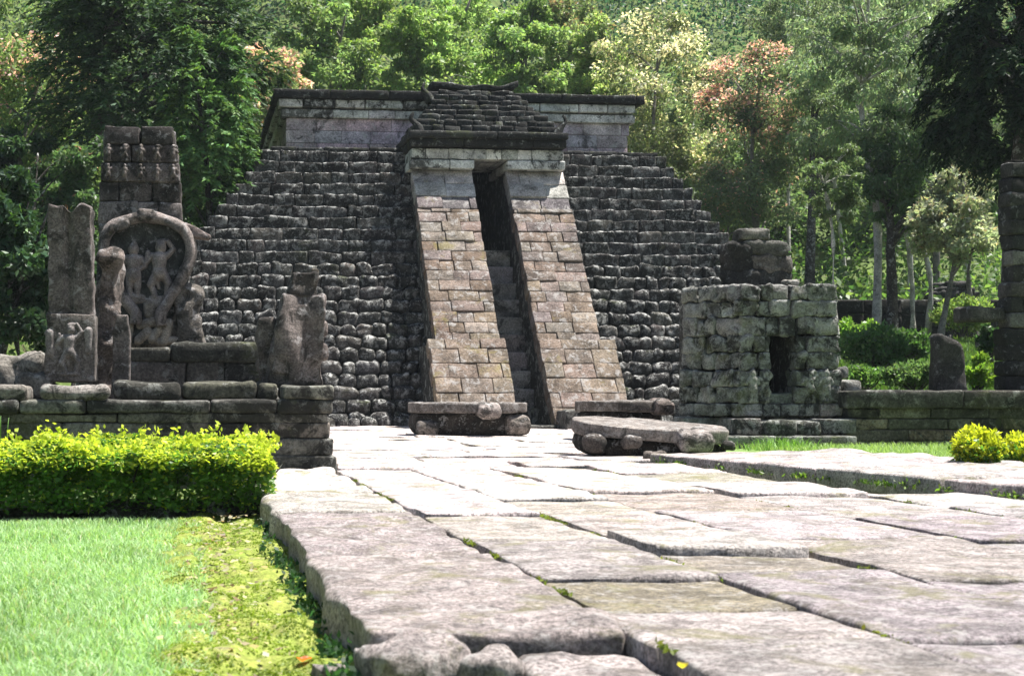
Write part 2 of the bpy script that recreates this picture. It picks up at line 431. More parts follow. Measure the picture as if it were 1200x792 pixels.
near = {
 0: [(4.33, 6.35, 0.0072, (.9, .88, .84)), (6.35, 8.55, 0.0000, (.85, .83, .8)), (8.58, 10.4, 0.0120, (1.1, 1.08, 1.05)), (10.4, 13.3, 0.0000, sun_pale)],
 1: [(3.2, 4.15, 0.0000, (.8, .8, .8)), (4.15, 4.72, -0.0030, (.95, .93, .9)), (4.75, 5.5, -0.0072, (.62, .6, .42)), (5.5, 6.9, 0.0072, grey), (6.9, 8.3, 0.0000, (.95, .95, .9)), (8.3, 10.6, 0.0090, sun_pale), (10.6, 13.2, 0.0000, sun_pale)],
 2: [(2.9, 4.05, 0.0000, (.84, .82, .82)), (4.05, 5.6, 0.0072, (.82, .8, .83)), (5.6, 6.28, -0.0072, (.66, .6, .52)), (6.3, 7.1, .034, (1.05, 1.0, 1.0)), (7.1, 8.2, 0.0072, (1.0, .97, .95)), (8.2, 9.4, 0.0000, (.95, .93, .82)), (9.4, 11.0, 0.0150, sun_pale), (11.0, 13.4, 0.0000, sun_pale)],
 3: [(3.2, 5.3, 0.0000, (.82, .8, .84)), (5.3, 6.85, 0.0072, (.88, .85, .86)), (6.87, 8.5, 0.0090, (1.05, 1.0, 1.0)), (8.5, 10.0, 0.0000, (.9, .88, .8)), (10.0, 11.4, 0.0180, sun_pale), (11.4, 13.3, 0.0060, sun_pale)],
 4: [(4.0, 6.6, 0.0000, (.85, .82, .86)), (6.6, 7.9, 0.0150, (.9, .86, .88)), (7.9, 9.6, 0.0000, (.95, .9, .9)), (9.6, 10.8, 0.0270, sun_pale), (10.8, 12.2, 0.0000, (.85, .86, .72)), (12.2, 13.5, 0.0180, sun_pale)],
 5: [(4.6, 7.2, 0.0000, (.85, .82, .86)), (7.2, 8.6, 0.0120, (.9, .86, .88)), (8.6, 9.9, 0.0000, sun_pale)],
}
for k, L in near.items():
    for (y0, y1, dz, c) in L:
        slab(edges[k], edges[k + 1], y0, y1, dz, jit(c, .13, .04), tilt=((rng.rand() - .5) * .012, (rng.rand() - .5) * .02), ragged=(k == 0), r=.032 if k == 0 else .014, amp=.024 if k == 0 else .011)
slab(.90, 1.31, 3.2, 4.28, -.075, (.95, .92, .9), r=.04, amp=.03, tilt=(.03, .03), ragged=True)
# older part of the court in front of the temple: cross rows of smaller slabs
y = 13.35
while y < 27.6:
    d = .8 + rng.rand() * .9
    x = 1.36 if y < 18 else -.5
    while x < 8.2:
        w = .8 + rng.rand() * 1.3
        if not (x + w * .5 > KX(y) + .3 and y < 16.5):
            slab(x, x + w, y, y + d, rng.rand() * .02, jit(sun_pale, .16, .04), tilt=((rng.rand() - .5) * .02, (rng.rand() - .5) * .02), ragged=True)
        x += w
    y += d
struct('paved_court', pv, M['pave'])

# raised kerb of long slabs on the right
kb = MB()
y = 14.4
while y > 7.0:
    L = .9 + rng.rand() * .9
    ym = y - L / 2
    a = math.atan(.185)
    rbox(kb, (KX(ym) + 1.0, ym, .01), (1.0, L / 2 * 1.015 - .012, .085), r=.03, amp=.02, freq=3, R=rotz(a) @ roty((rng.rand() - .5) * .03), col=jit((1.15, 1.1, 1.08), .1, .03), sp=.1)
    y -= L
struct('kerb', kb, M['pave'])
vg = MB(); vg.add([(5.0, 14.6, .03), (14.5, 6.2, .03), (14.5, 17.0, .03), (5.0, 17.0, .03)], [[0, 1, 2, 3]])
struct('grass_verge', vg, M['lawnsoil'])
# kerb stones under the hedge
kh = MB(); x = -3.6
while x < .42:
    w = .5 + rng.rand() * .6; w = min(w, .46 - x)
    boxmm(kh, (x, 10.3, -.3), (x + w - .015, 10.65, -.055), r=.025, amp=.012, col=jit(sun_pale, .1), sp=.12); x += w
struct('planting_bed_kerb', kh, M['pave'])

# ================================================================== PYRAMID TEMPLE
YB, YT, ZT = 27.8, 31.0, 5.47                 # front foot, front edge of the top terrace
XB, XTp = (-2.5, 13.05), (1.77, 9.77)
PX0, PX1 = 5.68, 6.40                           # the stair passage
temple = thing('pyramid_temple', 'big dark stepped pyramid with a pale steep stairway and flat block on top', 'temple', (5.4, 27.8, 0))
fL = lambda z: XB[0] + (XTp[0] - XB[0]) * z / ZT
fR = lambda z: XB[1] + (XTp[1] - XB[1]) * z / ZT
fF = lambda z: YB + (YT - YB) * z / ZT
core = MB()
ins = .16; YBK = 44.0
for a, b in ((0, 1), (2, 3)):
    xb = [XB[0] + ins, PX0 - .05, PX1 + .05, XB[1] - ins]; xt = [XTp[0] + ins, PX0 - .05, PX1 + .05, XTp[1] - ins]
    hexa(core, [(xb[a], YB + ins, -.2), (xb[b], YB + ins, -.2), (xb[b], YBK, -.2), (xb[a], YBK, -.2)],
         [(xt[a], YT + ins, ZT - .03), (xt[b], YT + ins, ZT - .03), (xt[b], YBK - 4, ZT - .03), (xt[a], YBK - 4, ZT - .03)])
STEP_TOP = 3.42
boxmm(core, (PX0 - .06, 30.4, -.2), (PX1 + .06, YBK - 4, STEP_TOP - .35), r=.01)
boxmm(core, (PX0 - .06, 36.0, 3.0), (PX1 + .06, 39.5, ZT), r=.01)
build('core', core, M['core'], temple, smooth=False)

st = MB()
nC = 23
zs_ = np.linspace(0, ZT, nC + 1)
SK = [.13]
def skew(v, n):
    a = rng.randn(6) * SK[0]
    v = v.copy(); v[:, 2] += a[0] * v[:, 0] * .6 + a[1] * np.abs(v[:, 0]) * .5; v[:, 0] += a[2] * v[:, 2]; v[:, 2] *= 1 + a[3] * v[:, 0] * 2; return v
def stone_row(p0, p1, inward, z0, z1, wmin, wmax, rr, sp, amp, cut=None):
    p0 = np.array(p0, float); p1 = np.array(p1, float); d = p1 - p0; L = np.linalg.norm(d); d /= L
    ang = math.atan2(d[1], d[0]); s = -rng.rand() * .2
    while s < L:
        w = wmin + rng.rand() * (wmax - wmin); a, b = max(s, 0), min(s + w, L)
        s += w
        if b - a < .1: continue
        if cut:
            xa, xb2 = p0[0] + d[0] * a, p0[0] + d[0] * b
            if xb2 > cut[0] and xa < cut[1]:
                if xa < cut[0] - .1: b = (cut[0] - p0[0]) / d[0]
                elif xb2 > cut[1] + .1: a = (cut[1] - p0[0]) / d[0]
                else: continue
        c = p0 + d * (a + b) / 2
        dep = .24 + (rng.rand() - .5) * .05
        hz = (z1 - z0) / 2
        big = rng.rand()
        tone = jit((1, 1, 1), .5, .05)
        if big > .86: tone = jit((2.0, 1.85, 1.75), .3, .06)
        k = 1 + (rng.rand() - .5) * .16
        rbox(st, (c[0] + inward[0] * (dep - .05 + rng.rand() * .05), c[1] + inward[1] * (dep - .05 + rng.rand() * .05), (z0 + z1) / 2 + (rng.rand() - .5) * .02),
             ((b - a) / 2 - .006, dep, hz * k + .012), r=rr, amp=amp, freq=7, shape=skew, R=rotz(ang + (rng.rand() - .5) * .09) @ roty((rng.rand() - .5) * .1), col=tone, sp=sp)
for i in range(nC):
    z0, z1 = zs_[i], zs_[i + 1]
    zc = z0
    low = i < 13; SK[0] = .13 if low else .055
    f = max(0.0, 1 - i / 13.0)
    if low: wmin, wmax, rr, amp = .2, .5, .035 + .06 * f ** .6, .034
    else: wmin, wmax, rr, amp = .3, .72, .024, .02
    stone_row((fL(zc), fF(zc)), (fR(zc), fF(zc)), (0, 1), z0, z1, wmin, wmax, rr, .075, amp, cut=(4.6, 7.5))
    stone_row((fL(zc), fF(zc) + .3), (fL(zc), 41), (1, 0), z0, z1, .7, 1.5, rr, .3, amp * 1.5)
    stone_row((fR(zc), fF(zc) + .3), (fR(zc), 41), (-1, 0), z0, z1, .7, 1.5, rr, .3, amp * 1.5)
# foundation course of cobbles a little proud of the rest
stone_row((XB[0] - .2, YB - .12), (XB[1] + .2, YB - .12), (0, 1), -.12, .17, .22, .42, .1, .12, .03, cut=(4.6, 7.5))
build('stone_courses', st, M['pyr'], temple)

# top terrace edge
for (xa_, xb_) in ((XTp[0] - .02, 4.6), (7.45, XTp[1] + .02)):
    te = MB(); x = xa_
    while x < xb_ - .02:
        w = .5 + rng.rand() * .6
        if xb_ - x - w < .2: w = xb_ - x
        boxmm(te, (x, YT - .02 + rng.rand() * .03, ZT - .02), (x + w - .002, YT + .8, ZT + .1 + rng.rand() * .03), r=.03, amp=.012, col=jit((1, 1, 1), .3))
        x += w
    build('terrace_edge', te, M['roof'], temple)

# block on the terrace, its mouldings
BX0, BX1, BY0, BY1, BZ = 2.10, 9.36, 31.62, 39.6, 6.80
ub = thing_ub = MB()
boxmm(ub, (BX0 + .03, BY0 + .03, ZT - .05), (BX1 - .03, BY1, BZ - .2), r=.01, col=(.5, .5, .5), sp=2)
for (z0, z1) in ((5.5, 5.76), (5.76, 6.02), (6.02, 6.27)):
    for side in range(3):
        if side == 0: a, b = BX0, BX1
        else: a, b = BY0 + .35, BY1
        s = a - rng.rand() * .3
        while s < b:
            w = .45 + rng.rand() * .7; s0, s1 = max(s, a), min(s + w, b); s += w
            if s1 - s0 < .08: continue
            tone = jit((.95, .92, .95) if z0 > 5.7 else (1.0, .86, .85), .14, .05)
            if side == 0: boxmm(ub, (s0 + .003, BY0 - rng.rand() * .008, z0 + .003), (s1 - .003, BY0 + .35, z1 - .003), r=.012, amp=.006, col=tone, sp=.25)
            elif side == 1: boxmm(ub, (BX0 - rng.rand() * .008, s0 + .003, z0 + .003), (BX0 + .35, s1 - .003, z1 - .003), r=.012, amp=.006, col=tone, sp=.3)
            else: boxmm(ub, (BX1 - .35, s0 + .003, z0 + .003), (BX1 + rng.rand() * .008, s1 - .003, z1 - .003), r=.012, amp=.006, col=tone, sp=.3)
build('upper_block', ub, M['ashlar'], temple)
def band(mb, z0, z1, out, wmin, wmax, tone, gap=.004, amp=.01, r=.02, skip=0.0, toned=.12):
    for side in range(3):
        a, b = (BX0 - out, BX1 + out) if side == 0 else (BY0 - out + .4, BY1 + out)
        s = a - rng.rand() * .3
        while s < b:
            w = wmin + rng.rand() * (wmax - wmin); s0, s1 = max(s, a), min(s + w, b); s += w
            if s1 - s0 < .1: continue
            k = jit(tone, toned, .03)
            if rng.rand() < skip: k = jit((.12, .12, .12), .3)
            e = rng.rand() * .015
            if side == 0: boxmm(mb, (s0 + gap, BY0 - out + e, z0), (s1 - gap, BY0 - out + .4, z1), r=r, amp=amp, col=k, sp=.2)
            elif side == 1: boxmm(mb, (BX0 - out + e, s0 + gap, z0), (BX0 - out + .4, s1 - gap, z1), r=r, amp=amp, col=k, sp=.3)
            else: boxmm(mb, (BX1 + out - .4, s0 + gap, z0), (BX1 + out - e, s1 - gap, z1), r=r, amp=amp, col=k, sp=.3)
cn = MB()
band(cn, 6.275, 6.44, .10, .5, 1.1, (.95, .95, .95), skip=.05)
band(cn, 6.475, 6.64, .17, .5, 1.0, (.85, .85, .85), gap=.012, skip=.3)
build('cornice', cn, M['pale'], temple)
cp = MB()
band(cp, 6.65, BZ + .03, .26, .9, 1.6, (.8, .8, .8), r=.03)
boxmm(cp, (BX0 - .1, BY0 - .1, 6.62), (BX1 + .1, BY1 + .1, BZ), r=.02, amp=.01, sp=.6)
build('roof_slab', cp, M['roof'], temple)

# stairway: cheek walls (balustrades) with a steep faced front
SL = math.atan2(4.87, 4.0)                       # slope of the balustrade face
bF = lambda z: 26.0 + 4.0 * z / 4.87             # its front at height z
ZSP = 1.50
def balustrade(x0, x1, ox0, ox1):
    root = thing_part = None
    mb = MB()
    body = MB()
    hexa(body, [(x0 + .04, bF(0) + .16, 0), (x1 - .04, bF(0) + .16, 0), (x1 - .04, 31.6, 0), (x0 + .04, 31.6, 0)],
         [(x0 + .04, bF(5.0) + .16, 5.0), (x1 - .04, bF(5.0) + .16, 5.0), (x1 - .04, 31.6, 5.0), (x0 + .04, 31.6, 5.0)])
    def rows(za, zb, hgt, xa, xb, off, wmin, wmax, tones, smooth_=False):
        z = za; kk = 0
        while z < zb - .02:
            zz = min(z + hgt, zb); s = xa - (rng.rand() * .35 if kk % 2 else 0); kk += 1
            L = (zz - z) / math.sin(SL)
            while s < xb:
                w = wmin + rng.rand() * (wmax - wmin); s0, s1 = max(s, xa), min(s + w, xb)
                if xb - s1 < .14: s1 = xb
                s += w
                if s1 >= xb: s = xb + 1
                if s1 - s0 < .05: continue
                if s0 <= xa: s0 += (rng.rand() - .3) * .03
                if s1 >= xb: s1 += (rng.rand() - .6) * .03
                zc = (z + zz) / 2
                tone = jit(tones[rng.randint(len(tones))], .1, .04)
                nrm = np.array([0, -math.sin(SL), math.cos(SL)])
                c = np.array([(s0 + s1) / 2, bF(zc), zc]) + nrm * (off - .14 + rng.rand() ** 2 * .035)
                # block axes: x, inward normal, up the slope
                R = np.stack([[1, 0, 0], -nrm, [0, math.cos(SL), math.sin(SL)]], 1)
                rbox(mb, c, ((s1 - s0) / 2 - .004, .14, L / 2 - .004), r=.016, amp=.014, R=R, col=tone, sp=.14)
            z = zz
    tans = [(1, 1, 1), (1.0, .94, .88), (.86, .86, .88), (1.15, 1.14, 1.16), (.9, .8, .7), (1.02, .95, .82), (1.08, 1.07, 1.1), (.95, .9, .86), (1.25, 1.24, 1.24)]
    rows(ZSP, 4.18, .2, x0, x1, 0, .28, .62, tans)
    rows(4.18, 4.44, .28, x0, x1, .0, .5, .9, [(.85, .9, 1.05), (.75, .8, .95)])  # lilac grey row: shadow under the eave put into the block colour
    rows(4.44, 5.02, .29, x0, x1, .0, .5, .9, [(2.3, 2.6, 2.9), (2.7, 2.9, 3.1), (2.0, 2.3, 2.5)])
    rows(0.02, ZSP, .26, ox0 - .02, ox1 + .03, .13, .42, .75, [(1, .95, .87), (1.1, 1.03, .93), (.9, .87, .8)])
    # plinth body and ledge
    off = .13 / math.sin(SL)
    hexa(body, [(ox0 + .03, bF(0) - off + .15, 0), (ox1 - .03, bF(0) - off + .15, 0), (ox1 - .03, 28.5, 0), (ox0 + .03, 28.5, 0)],
         [(ox0 + .03, bF(ZSP) - off + .15, ZSP - .02), (ox1 - .03, bF(ZSP) - off + .15, ZSP - .02), (ox1 - .03, 29.3, ZSP - .02), (ox0 + .03, 29.3, ZSP - .02)])
    b = build('balustrade', mb, M['tan'], temple)
    build('masonry_fill', body, M['core'], b, smooth=False)
balustrade(4.49, 5.70, 4.36, 5.72)
balustrade(6.38, 7.56, 6.36, 7.72)
# footing at the foot of the stairs
ft = MB()
boxmm(ft, (6.42, 25.35, -.05), (7.9, 26.1, .33), r=.04, amp=.02, col=(.7, .7, .7))
boxmm(ft, (4.2, 25.4, -.05), (5.66, 26.1, .3), r=.04, amp=.02, col=(.7, .7, .7))
build('footing', ft, M['plat'], temple)
# stone steps in the passage
stp = MB(); z = 0; k = 0
while z < STEP_TOP - .05:
    y0 = 27.35 + .82 * z
    boxmm(stp, (PX0 - .03, y0, z - .25), (PX1 + .03, y0 + 1.2, z + .342), r=.025, amp=.012, col=jit((1.9, 1.9, 1.95), .2), sp=.12); z += .342
boxmm(stp, (PX0 - .03, 27.35 + .82 * z, z - .5), (PX1 + .03, 36.5, z), r=.02, amp=.01, col=(.8, .8, .8), sp=.4)
boxmm(stp, (PX0 - .04, 25.9, -.1), (PX1 + .04, 27.6, .06), r=.02, amp=.01, col=(.7, .7, .7), sp=.2)
build('steps', stp, M['plat'], temple)
# gate house over the top of the stairs
gh = MB()
def course(mb, x0, x1, yf, z0, z1, wmin, wmax, tone, a=.1, depth=.5, r=.02, amp=.01):
    s = x0
    while s < x1 - .02:
        w = min(wmin + rng.rand() * (wmax - wmin), x1 - s)
        if x1 - s - w < .15: w = x1 - s
        boxmm(mb, (s + .004, yf + rng.rand() * .012, z0), (s + w - .004, yf + depth, z1), r=r, amp=amp, col=jit(tone, a, .03), sp=.15); s += w
yg = 29.86
course(gh, 4.44, 5.71, yg, 5.03, 5.20, .5, 1.3, (1, 1, 1), depth=1.9)
course(gh, 6.37, 7.54, yg, 5.03, 5.20, .5, 1.3, (1, 1, 1), depth=1.9)
course(gh, 4.46, 7.52, yg + .03, 5.22, 5.42, .24, .5, (.8, .8, .78), a=.35, depth=1.9)
build('door_lintel', gh, M['pale'], temple)
ev = MB()
course(ev, 4.42, 7.54, yg - .14, 5.44, 5.60, .8, 1.5, (.8, .8, .8), depth=2.0, r=.03)
course(ev, 4.38, 7.57, yg - .2, 5.60, 5.74, 1.2, 2.2, (1, 1, 1), depth=2.1, r=.035)
nT = 8
for k in range(nT):
    f = k / (nT - 1.0)
    z0 = 5.74 + k * (6.86 - 5.74) / nT
    course(ev, 4.50 + f * (5.25 - 4.50), 7.48 + f * (6.85 - 7.48), yg + .04 + f * 1.45, z0, z0 + (6.86 - 5.74) / nT + .01, .16, .4, (1.2, 1.2, 1.2), a=.6, depth=2.4 - f * 1.3, r=.03, amp=.03)
build('gate_roof', ev, M['roof'], temple)
rg = MB()
def bend(v, n):
    v = v.copy(); v[:, 2] += .09 * np.abs(v[:, 0] / .9) ** 3 + .02 * np.sin(v[:, 0] * 9); return v
rbox(rg, (6.03, 31.75, 6.93), (.90, .35, .06), r=.03, amp=.02, sp=.1, shape=bend)
build('ridge_stone', rg, M['roof'], temple)
def horn(p, lean):
    mb = MB(); p = np.array(p, float)
    tube(mb, spline([p, p + (lean * .05, 0, .16), p + (lean * .17, 0, .3), p + (lean * .12, 0, .42)], 9), np.linspace(.1, .02, 9), 8, amp=.02)
    build('horn', mb, M['roof'], temple)
horn((7.38, 29.9, 5.70), 1); horn((4.62, 29.9, 5.70), -1); horn((5.05, 31.2, 6.55), -1)

# ================================================================== LEFT PLATFORM AND ITS STONES
YP = 13.45
pxr = X(387, YP)
plat = thing('stone_platform', 'low platform of long flat grey stone courses behind the clipped yellow hedge', 'platform', (-1.5, 15.5, -.15))
def run(mb, x0, x1, yf, z0, z1, wmin, wmax, tones, depth=.6, r=.02, amp=.012, a=.15, gap=.004, ej=.015):
    s = x0
    while s < x1 - .02:
        w = min(wmin + rng.rand() * (wmax - wmin), x1 - s)
        if x1 - s - w < .2: w = x1 - s
        boxmm(mb, (s + gap, yf + rng.rand() * ej, z0), (s + w - gap, yf + depth, z1 - .003), r=r, amp=amp, col=jit(tones[rng.randint(len(tones))], a, .03), sp=.14); s += w
pm = MB()
zp = lambda v: Z(v, 250, YP)
run(pm, -5, pxr + .06, YP - .06, -.25, zp(534), .6, 1.3, [(.5, .5, .5), (.7, .7, .65)])
run(pm, -5, pxr + .03, YP - .02, zp(534), zp(514), .7, 1.4, [(1.1, 1.05, 1), (.9, .9, .85)])
run(pm, -5, pxr, YP, zp(514), zp(495), .8, 1.6, [(1.1, 1.05, .95), (1.2, 1.1, 1), (.8, .75, .7)])
run(pm, -5, pxr - .02, YP, zp(495), zp(484), .8, 1.6, [(1.2, 1.2, 1.1), (1, 1, .9)])
run(pm, -5, pxr + .02, YP - .05, zp(484), zp(468), .5, 1.1, [(.7, .7, .7), (1, 1, .95), (.5, .5, .48)], r=.03)
run(pm, pxr - .42, pxr + .03, YP - .07, zp(468), zp(451), .6, 1, [(1.3, 1.3, 1.2)], r=.03, depth=.8)
# body: right end wall and fill
boxmm(pm, (-5, YP + .3, -.2), (pxr - .05, 20.2, zp(469)), r=.02, amp=.01, sp=.5, col=(.6, .6, .6))
build('platform_wall', pm, M['plat'], plat)
pu = MB()
run(pu, X(130, YP + .2), pxr - .43, YP + .22, zp(469), zp(447), .55, 1.2, [(.5, .52, .42), (.6, .62, .5), (.4, .4, .38)], r=.045, amp=.025, gap=.01)
build('upper_course', pu, M['plat'], plat)
PTOP = zp(469)

def loose(name, u0, u1, v0, v1, Y, depth, label, tone=(1, 1, 1), mat='plat', r=.06, amp=.04, rz=0, ry=0, cat='stone', group=None, freq=4, base=None):
    mb = MB(); z1, z0 = Z(v0, (u0 + u1) / 2, Y), (Z(v1, (u0 + u1) / 2, Y) if base is None else base)
    x0, x1 = X(u0, Y), X(u1, Y)
    rbox(mb, ((x0 + x1) / 2, Y + depth / 2, (z0 + z1) / 2), ((x1 - x0) / 2, depth / 2, (z1 - z0) / 2), r=r, amp=amp, freq=freq, R=rotz(rz) @ roty(ry), col=tone, sp=.07)
    return solo(name, mb, M[mat], label, cat, group)
gl = 'loose blocks lying on the left platform'
loose('stone_block', 47, 126, 452, 469, YP - .04, .55, 'long pale rough block on the platform edge below the notched pillar', (1.5, 1.4, 1.4), amp=.03, group=gl, base=PTOP)
loose('stone_block', -45, 31, 452, 471, YP - .02, .6, 'squared pale block on the platform edge at the far left', (1.4, 1.3, 1.25), r=.04, amp=.015, group=gl, base=PTOP - .01)
loose('stone_block', 12, 60, 434, 452, YP + .7, .5, 'rounded boulder lying between the notched pillar and the squared edge block', (1.0, .95, .9), amp=.05, r=.1, group=gl, base=PTOP - .01)
loose('stone_block', -30, 56, 412, 440, YP + 1.3, .6, 'pale hollowed boulder topmost of the heap left of the notched pillar', (1.8, 1.7, 1.65), amp=.07, r=.13, ry=-.05, group=gl, base=PTOP - .01)

# notched pillar with a carved figure at its foot
Yq = 14.2
pil = thing('carved_pillar', 'tall grey pillar with a notched broken top and a small figure carved at its foot', 'pillar', P(88, 447, Yq))
pb = MB()
x0, x1 = X(56, Yq), X(108, Yq); zt, zb = Z(240, 80, Yq), Z(376, 80, Yq)
def notch(v, n):
    v = v.copy()
    top = smooth(.62, .72, v[:, 2])
    cut = np.exp(-((v[:, 0] - .005) / .055) ** 2) * .10 + .02 * np.sin(v[:, 0] * 40)
    v[:, 2] -= smooth(.35, .72, v[:, 2]) * cut
    front = n[:, 1] < -.5
    v[:, 1] += front * np.exp(-((v[:, 0] + .01) / .03) ** 2) * .05 * (v[:, 2] > -.6)
    v[:, 0] *= 1 - .05 * v[:, 2]
    v[:, 0] -= .015 * v[:, 2]
    return v
rbox(pb, ((x0 + x1) / 2, Yq + .2, (zt + zb) / 2 - .05), ((x1 - x0) / 2, .2, (zt - zb) / 2 + .05), r=.014, amp=.016, freq=7, sp=.025, shape=notch, col=(.95, .9, .88))
build('shaft', pb, M['relief'], pil)
pf = MB()
xa, xb = X(54, Yq), X(112, Yq); za, zb2 = Z(447, 88, Yq), Z(368, 88, Yq)
def shield(v, n):
    v = v.copy(); f = smooth(-.3, .3, v[:, 2]); v[:, 0] += (.02 * np.sin(v[:, 2] * 9)) * (n[:, 0] < -.4); return v
rbox(pf, ((xa + xb) / 2, Yq + .19, (za + zb2) / 2), ((xb - xa) / 2, .225, (zb2 - za) / 2), r=.014, amp=.010, sp=.05, shape=shield, col=(1, .97, .92))
build('pedestal', pf, M['relief'], pil)
rl = MB()
deep = lambda L, k_=1.7: [(a, b, r1, d, e, r2, k * k_) for (a, b, r1, d, e, r2, k) in L]
relief(rl, (X(82, Yq), Yq - .032, za + .06), (1, 0, 0), (0, -1, 0), deep(figure_caps(.46, 0, 0, 1) + [(-.17, .2, .035, -.18, .38, .04, .5), (.17, .22, .035, .17, .40, .04, .5)]), -.3, .3, -.05, .6, .009)
build('carved_figure', rl, M['figure'], pil)

# small carved pieces behind and beside the pillar
fr = MB(); Yf = 14.75
rbox(fr, ((X(113, Yf) + X(136, Yf)) / 2, Yf + .2, (PTOP + Z(292, 120, Yf)) / 2), (.10, .2, (Z(292, 120, Yf) - PTOP) / 2), r=.05, amp=.06, freq=6, sp=.04,
     shape=lambda v, n: v + np.stack([.015 * np.sin(v[:, 2] * 13) + .03 * v[:, 2], 0 * v[:, 0], 0 * v[:, 0]], 1), col=(1.15, 1.05, .98))
solo('carved_fragment', fr, M['relief'], 'knobbly carved stone fragment standing close behind the notched pillar', 'sculpture')
sb = MB(); Ys = 14.35
rbox(sb, (X(142, Ys), Ys + .08, (PTOP + Z(369, 142, Ys)) / 2), (.08, .08, (Z(369, 142, Ys) - PTOP) / 2), r=.015, amp=.008, R=roty(.02), col=(.9, .87, .85), sp=.06,
     shape=lambda v, n: v * np.stack([1 - .35 * smooth(.2, .36, v[:, 2]), np.ones(len(v)), np.ones(len(v))], 1))
solo('narrow_stele', sb, M['relief'], 'narrow plain upright slab with pointed top just right of the notched pillar', 'slab')

# low dark wall on the platform
wl = MB(); Yw = 15.6
zw = lambda v: Z(v, 230, Yw)
run(wl, X(150, Yw), X(308, Yw), Yw, PTOP - .01, zw(424), .35, .8, [(.5, .5, .48), (.8, .75, .72), (.4, .4, .4)], depth=.5, r=.03, amp=.02)
run(wl, X(150, Yw), X(200, Yw), Yw - .02, zw(424), zw(407), .35, .8, [(.5, .5, .45)], depth=.5, r=.03, amp=.02)
run(wl, X(200, Yw), X(309, Yw), Yw - .03, zw(424), zw(401), .5, .9, [(.35, .35, .33), (.45, .45, .42)], depth=.5, r=.04, amp=.02)
solo('low_stone_wall', wl, M['plat'], 'low dark wall of mossy blocks on the platform under the horseshoe relief', 'wall')

# tower stele behind the relief
tw = thing('block_tower', 'square dark tower of carved stone courses rising behind the horseshoe relief', 'tower', P(164, 400, 17.9))
tb = MB(); Yt = 17.7
zt_ = lambda v: Z(v, 164, Yt)
tiers = [(147, 169, 122, 204, .0, (.45, .45, .45)), (169, 190, 120, 208, .02, (.75, .72, .7)), (190, 213, 117, 211, .0, (.9, .87, .86)), (213, 236, 116, 212, .03, (.6, .57, .56)), (236, 262, 115, 213, .0, (1.2, 1.15, 1.12)),
         (262, 300, 115, 213, .0, (.8, .78, .76)), (300, 345, 114, 214, .0, (.7, .7, .68)), (345, 402, 112, 216, .0, (.6, .6, .58))]
for (va, vb, ua, ub_, yo, tone) in tiers:
    run(tb, X(ua, Yt), X(ub_, Yt), Yt + yo, zt_(vb), zt_(va), .22, .45, [tone], depth=.85, r=.025, amp=.02, a=.3)
boxmm(tb, (X(120, Yt), Yt + .2, .4), (X(206, Yt), Yt + .8, zt_(150)), r=.02)
build('masonry', tb, M['relief'], tw)
tf = MB()
for (vv, yo) in ((190, .0), (213, -.005)):
    for k in range(5):
        uu = 127 + k * 19
        cc = figure_caps(.19, 0, 0, (k + int(vv)) % 2, 1 if k % 2 else -1)
        relief(tf, (X(uu, Yt), Yt + yo + .005, zt_(vv) + .01), (1, 0, 0), (0, -1, 0), [(a, b, r1 * 1.25, d, e, r2 * 1.25, k2 * 2.4) for (a, b, r1, d, e, r2, k2) in cc], -.08, .08, -.02, .22, .011, col=(1.2, 1.15, 1.12))
build('figure_frieze', tf, M['relief'], tw)

# horseshoe relief with two figures
Ya = 17.0
ar = thing('horseshoe_relief', 'upright relief stone with two carved figures inside a horseshoe frame', 'relief', P(172, 400, Ya + .2))
pn = MB()
rbox(pn, (X(173, Ya), Ya + .2, (Z(258, 173, Ya) + Z(402, 173, Ya)) / 2), (.46, .11, (Z(258, 173, Ya) - Z(402, 173, Ya)) / 2), r=.04, amp=.012, sp=.06, col=(.36, .41, .40),
     shape=lambda v, n: v * np.stack([1 - .55 * (1 - smooth(-.7, .2, v[:, 2])) - .25 * smooth(.35, .8, v[:, 2]), np.ones(len(v)), np.ones(len(v))], 1))
build('panel', pn, M['relief'], ar)
ring = [(158, 380), (159, 368), (147, 352), (134, 330), (124, 308), (121, 288), (128, 270), (145, 259), (172, 254), (198, 259), (216, 270), (224, 288), (221, 308), (211, 330), (198, 350), (188, 368), (190, 382)]
rb = MB()
tube(rb, spline([P(u, v, Ya + .06) for u, v in ring], 60), .066, 10, amp=.012, flat=1.6, col=(1.5, 1.42, 1.38))
build('horseshoe_frame', rb, M['relief'], ar)
for (uu, vb, s, kd, mir) in ((156, 351, .62, 0, 1), (187, 350, .64, 1, 1)):
    fm = MB(); relief(fm, (X(uu, Ya), Ya + .095, Z(vb, uu, Ya)), (1, 0, 0), (0, -1, 0), [(a, b, r1 * 1.1, d, e, r2 * 1.1, k * 2.0) for (a, b, r1, d, e, r2, k) in figure_caps(s, 0, 0, kd, mir)], -.25, .25, -.06, .75, .0085, col=(1.15, 1.1, 1.08))
    build('carved_figure', fm, M['figure'], ar)
gn = MB()
relief(gn, (X(173, Ya), Ya + .095, Z(352, 173, Ya)), (1, 0, 0), (0, -1, 0), [(-.24, 0, .035, .26, .01, .035, 1), (-.16, .05, .05, -.05, .03, .04, 1), (.1, -.03, .05, .2, .02, .04, .8)], -.34, .34, -.1, .12, .01, col=(1.1, 1.05, 1.0))
build('ground_line', gn, M['figure'], ar)
lo_ = MB()
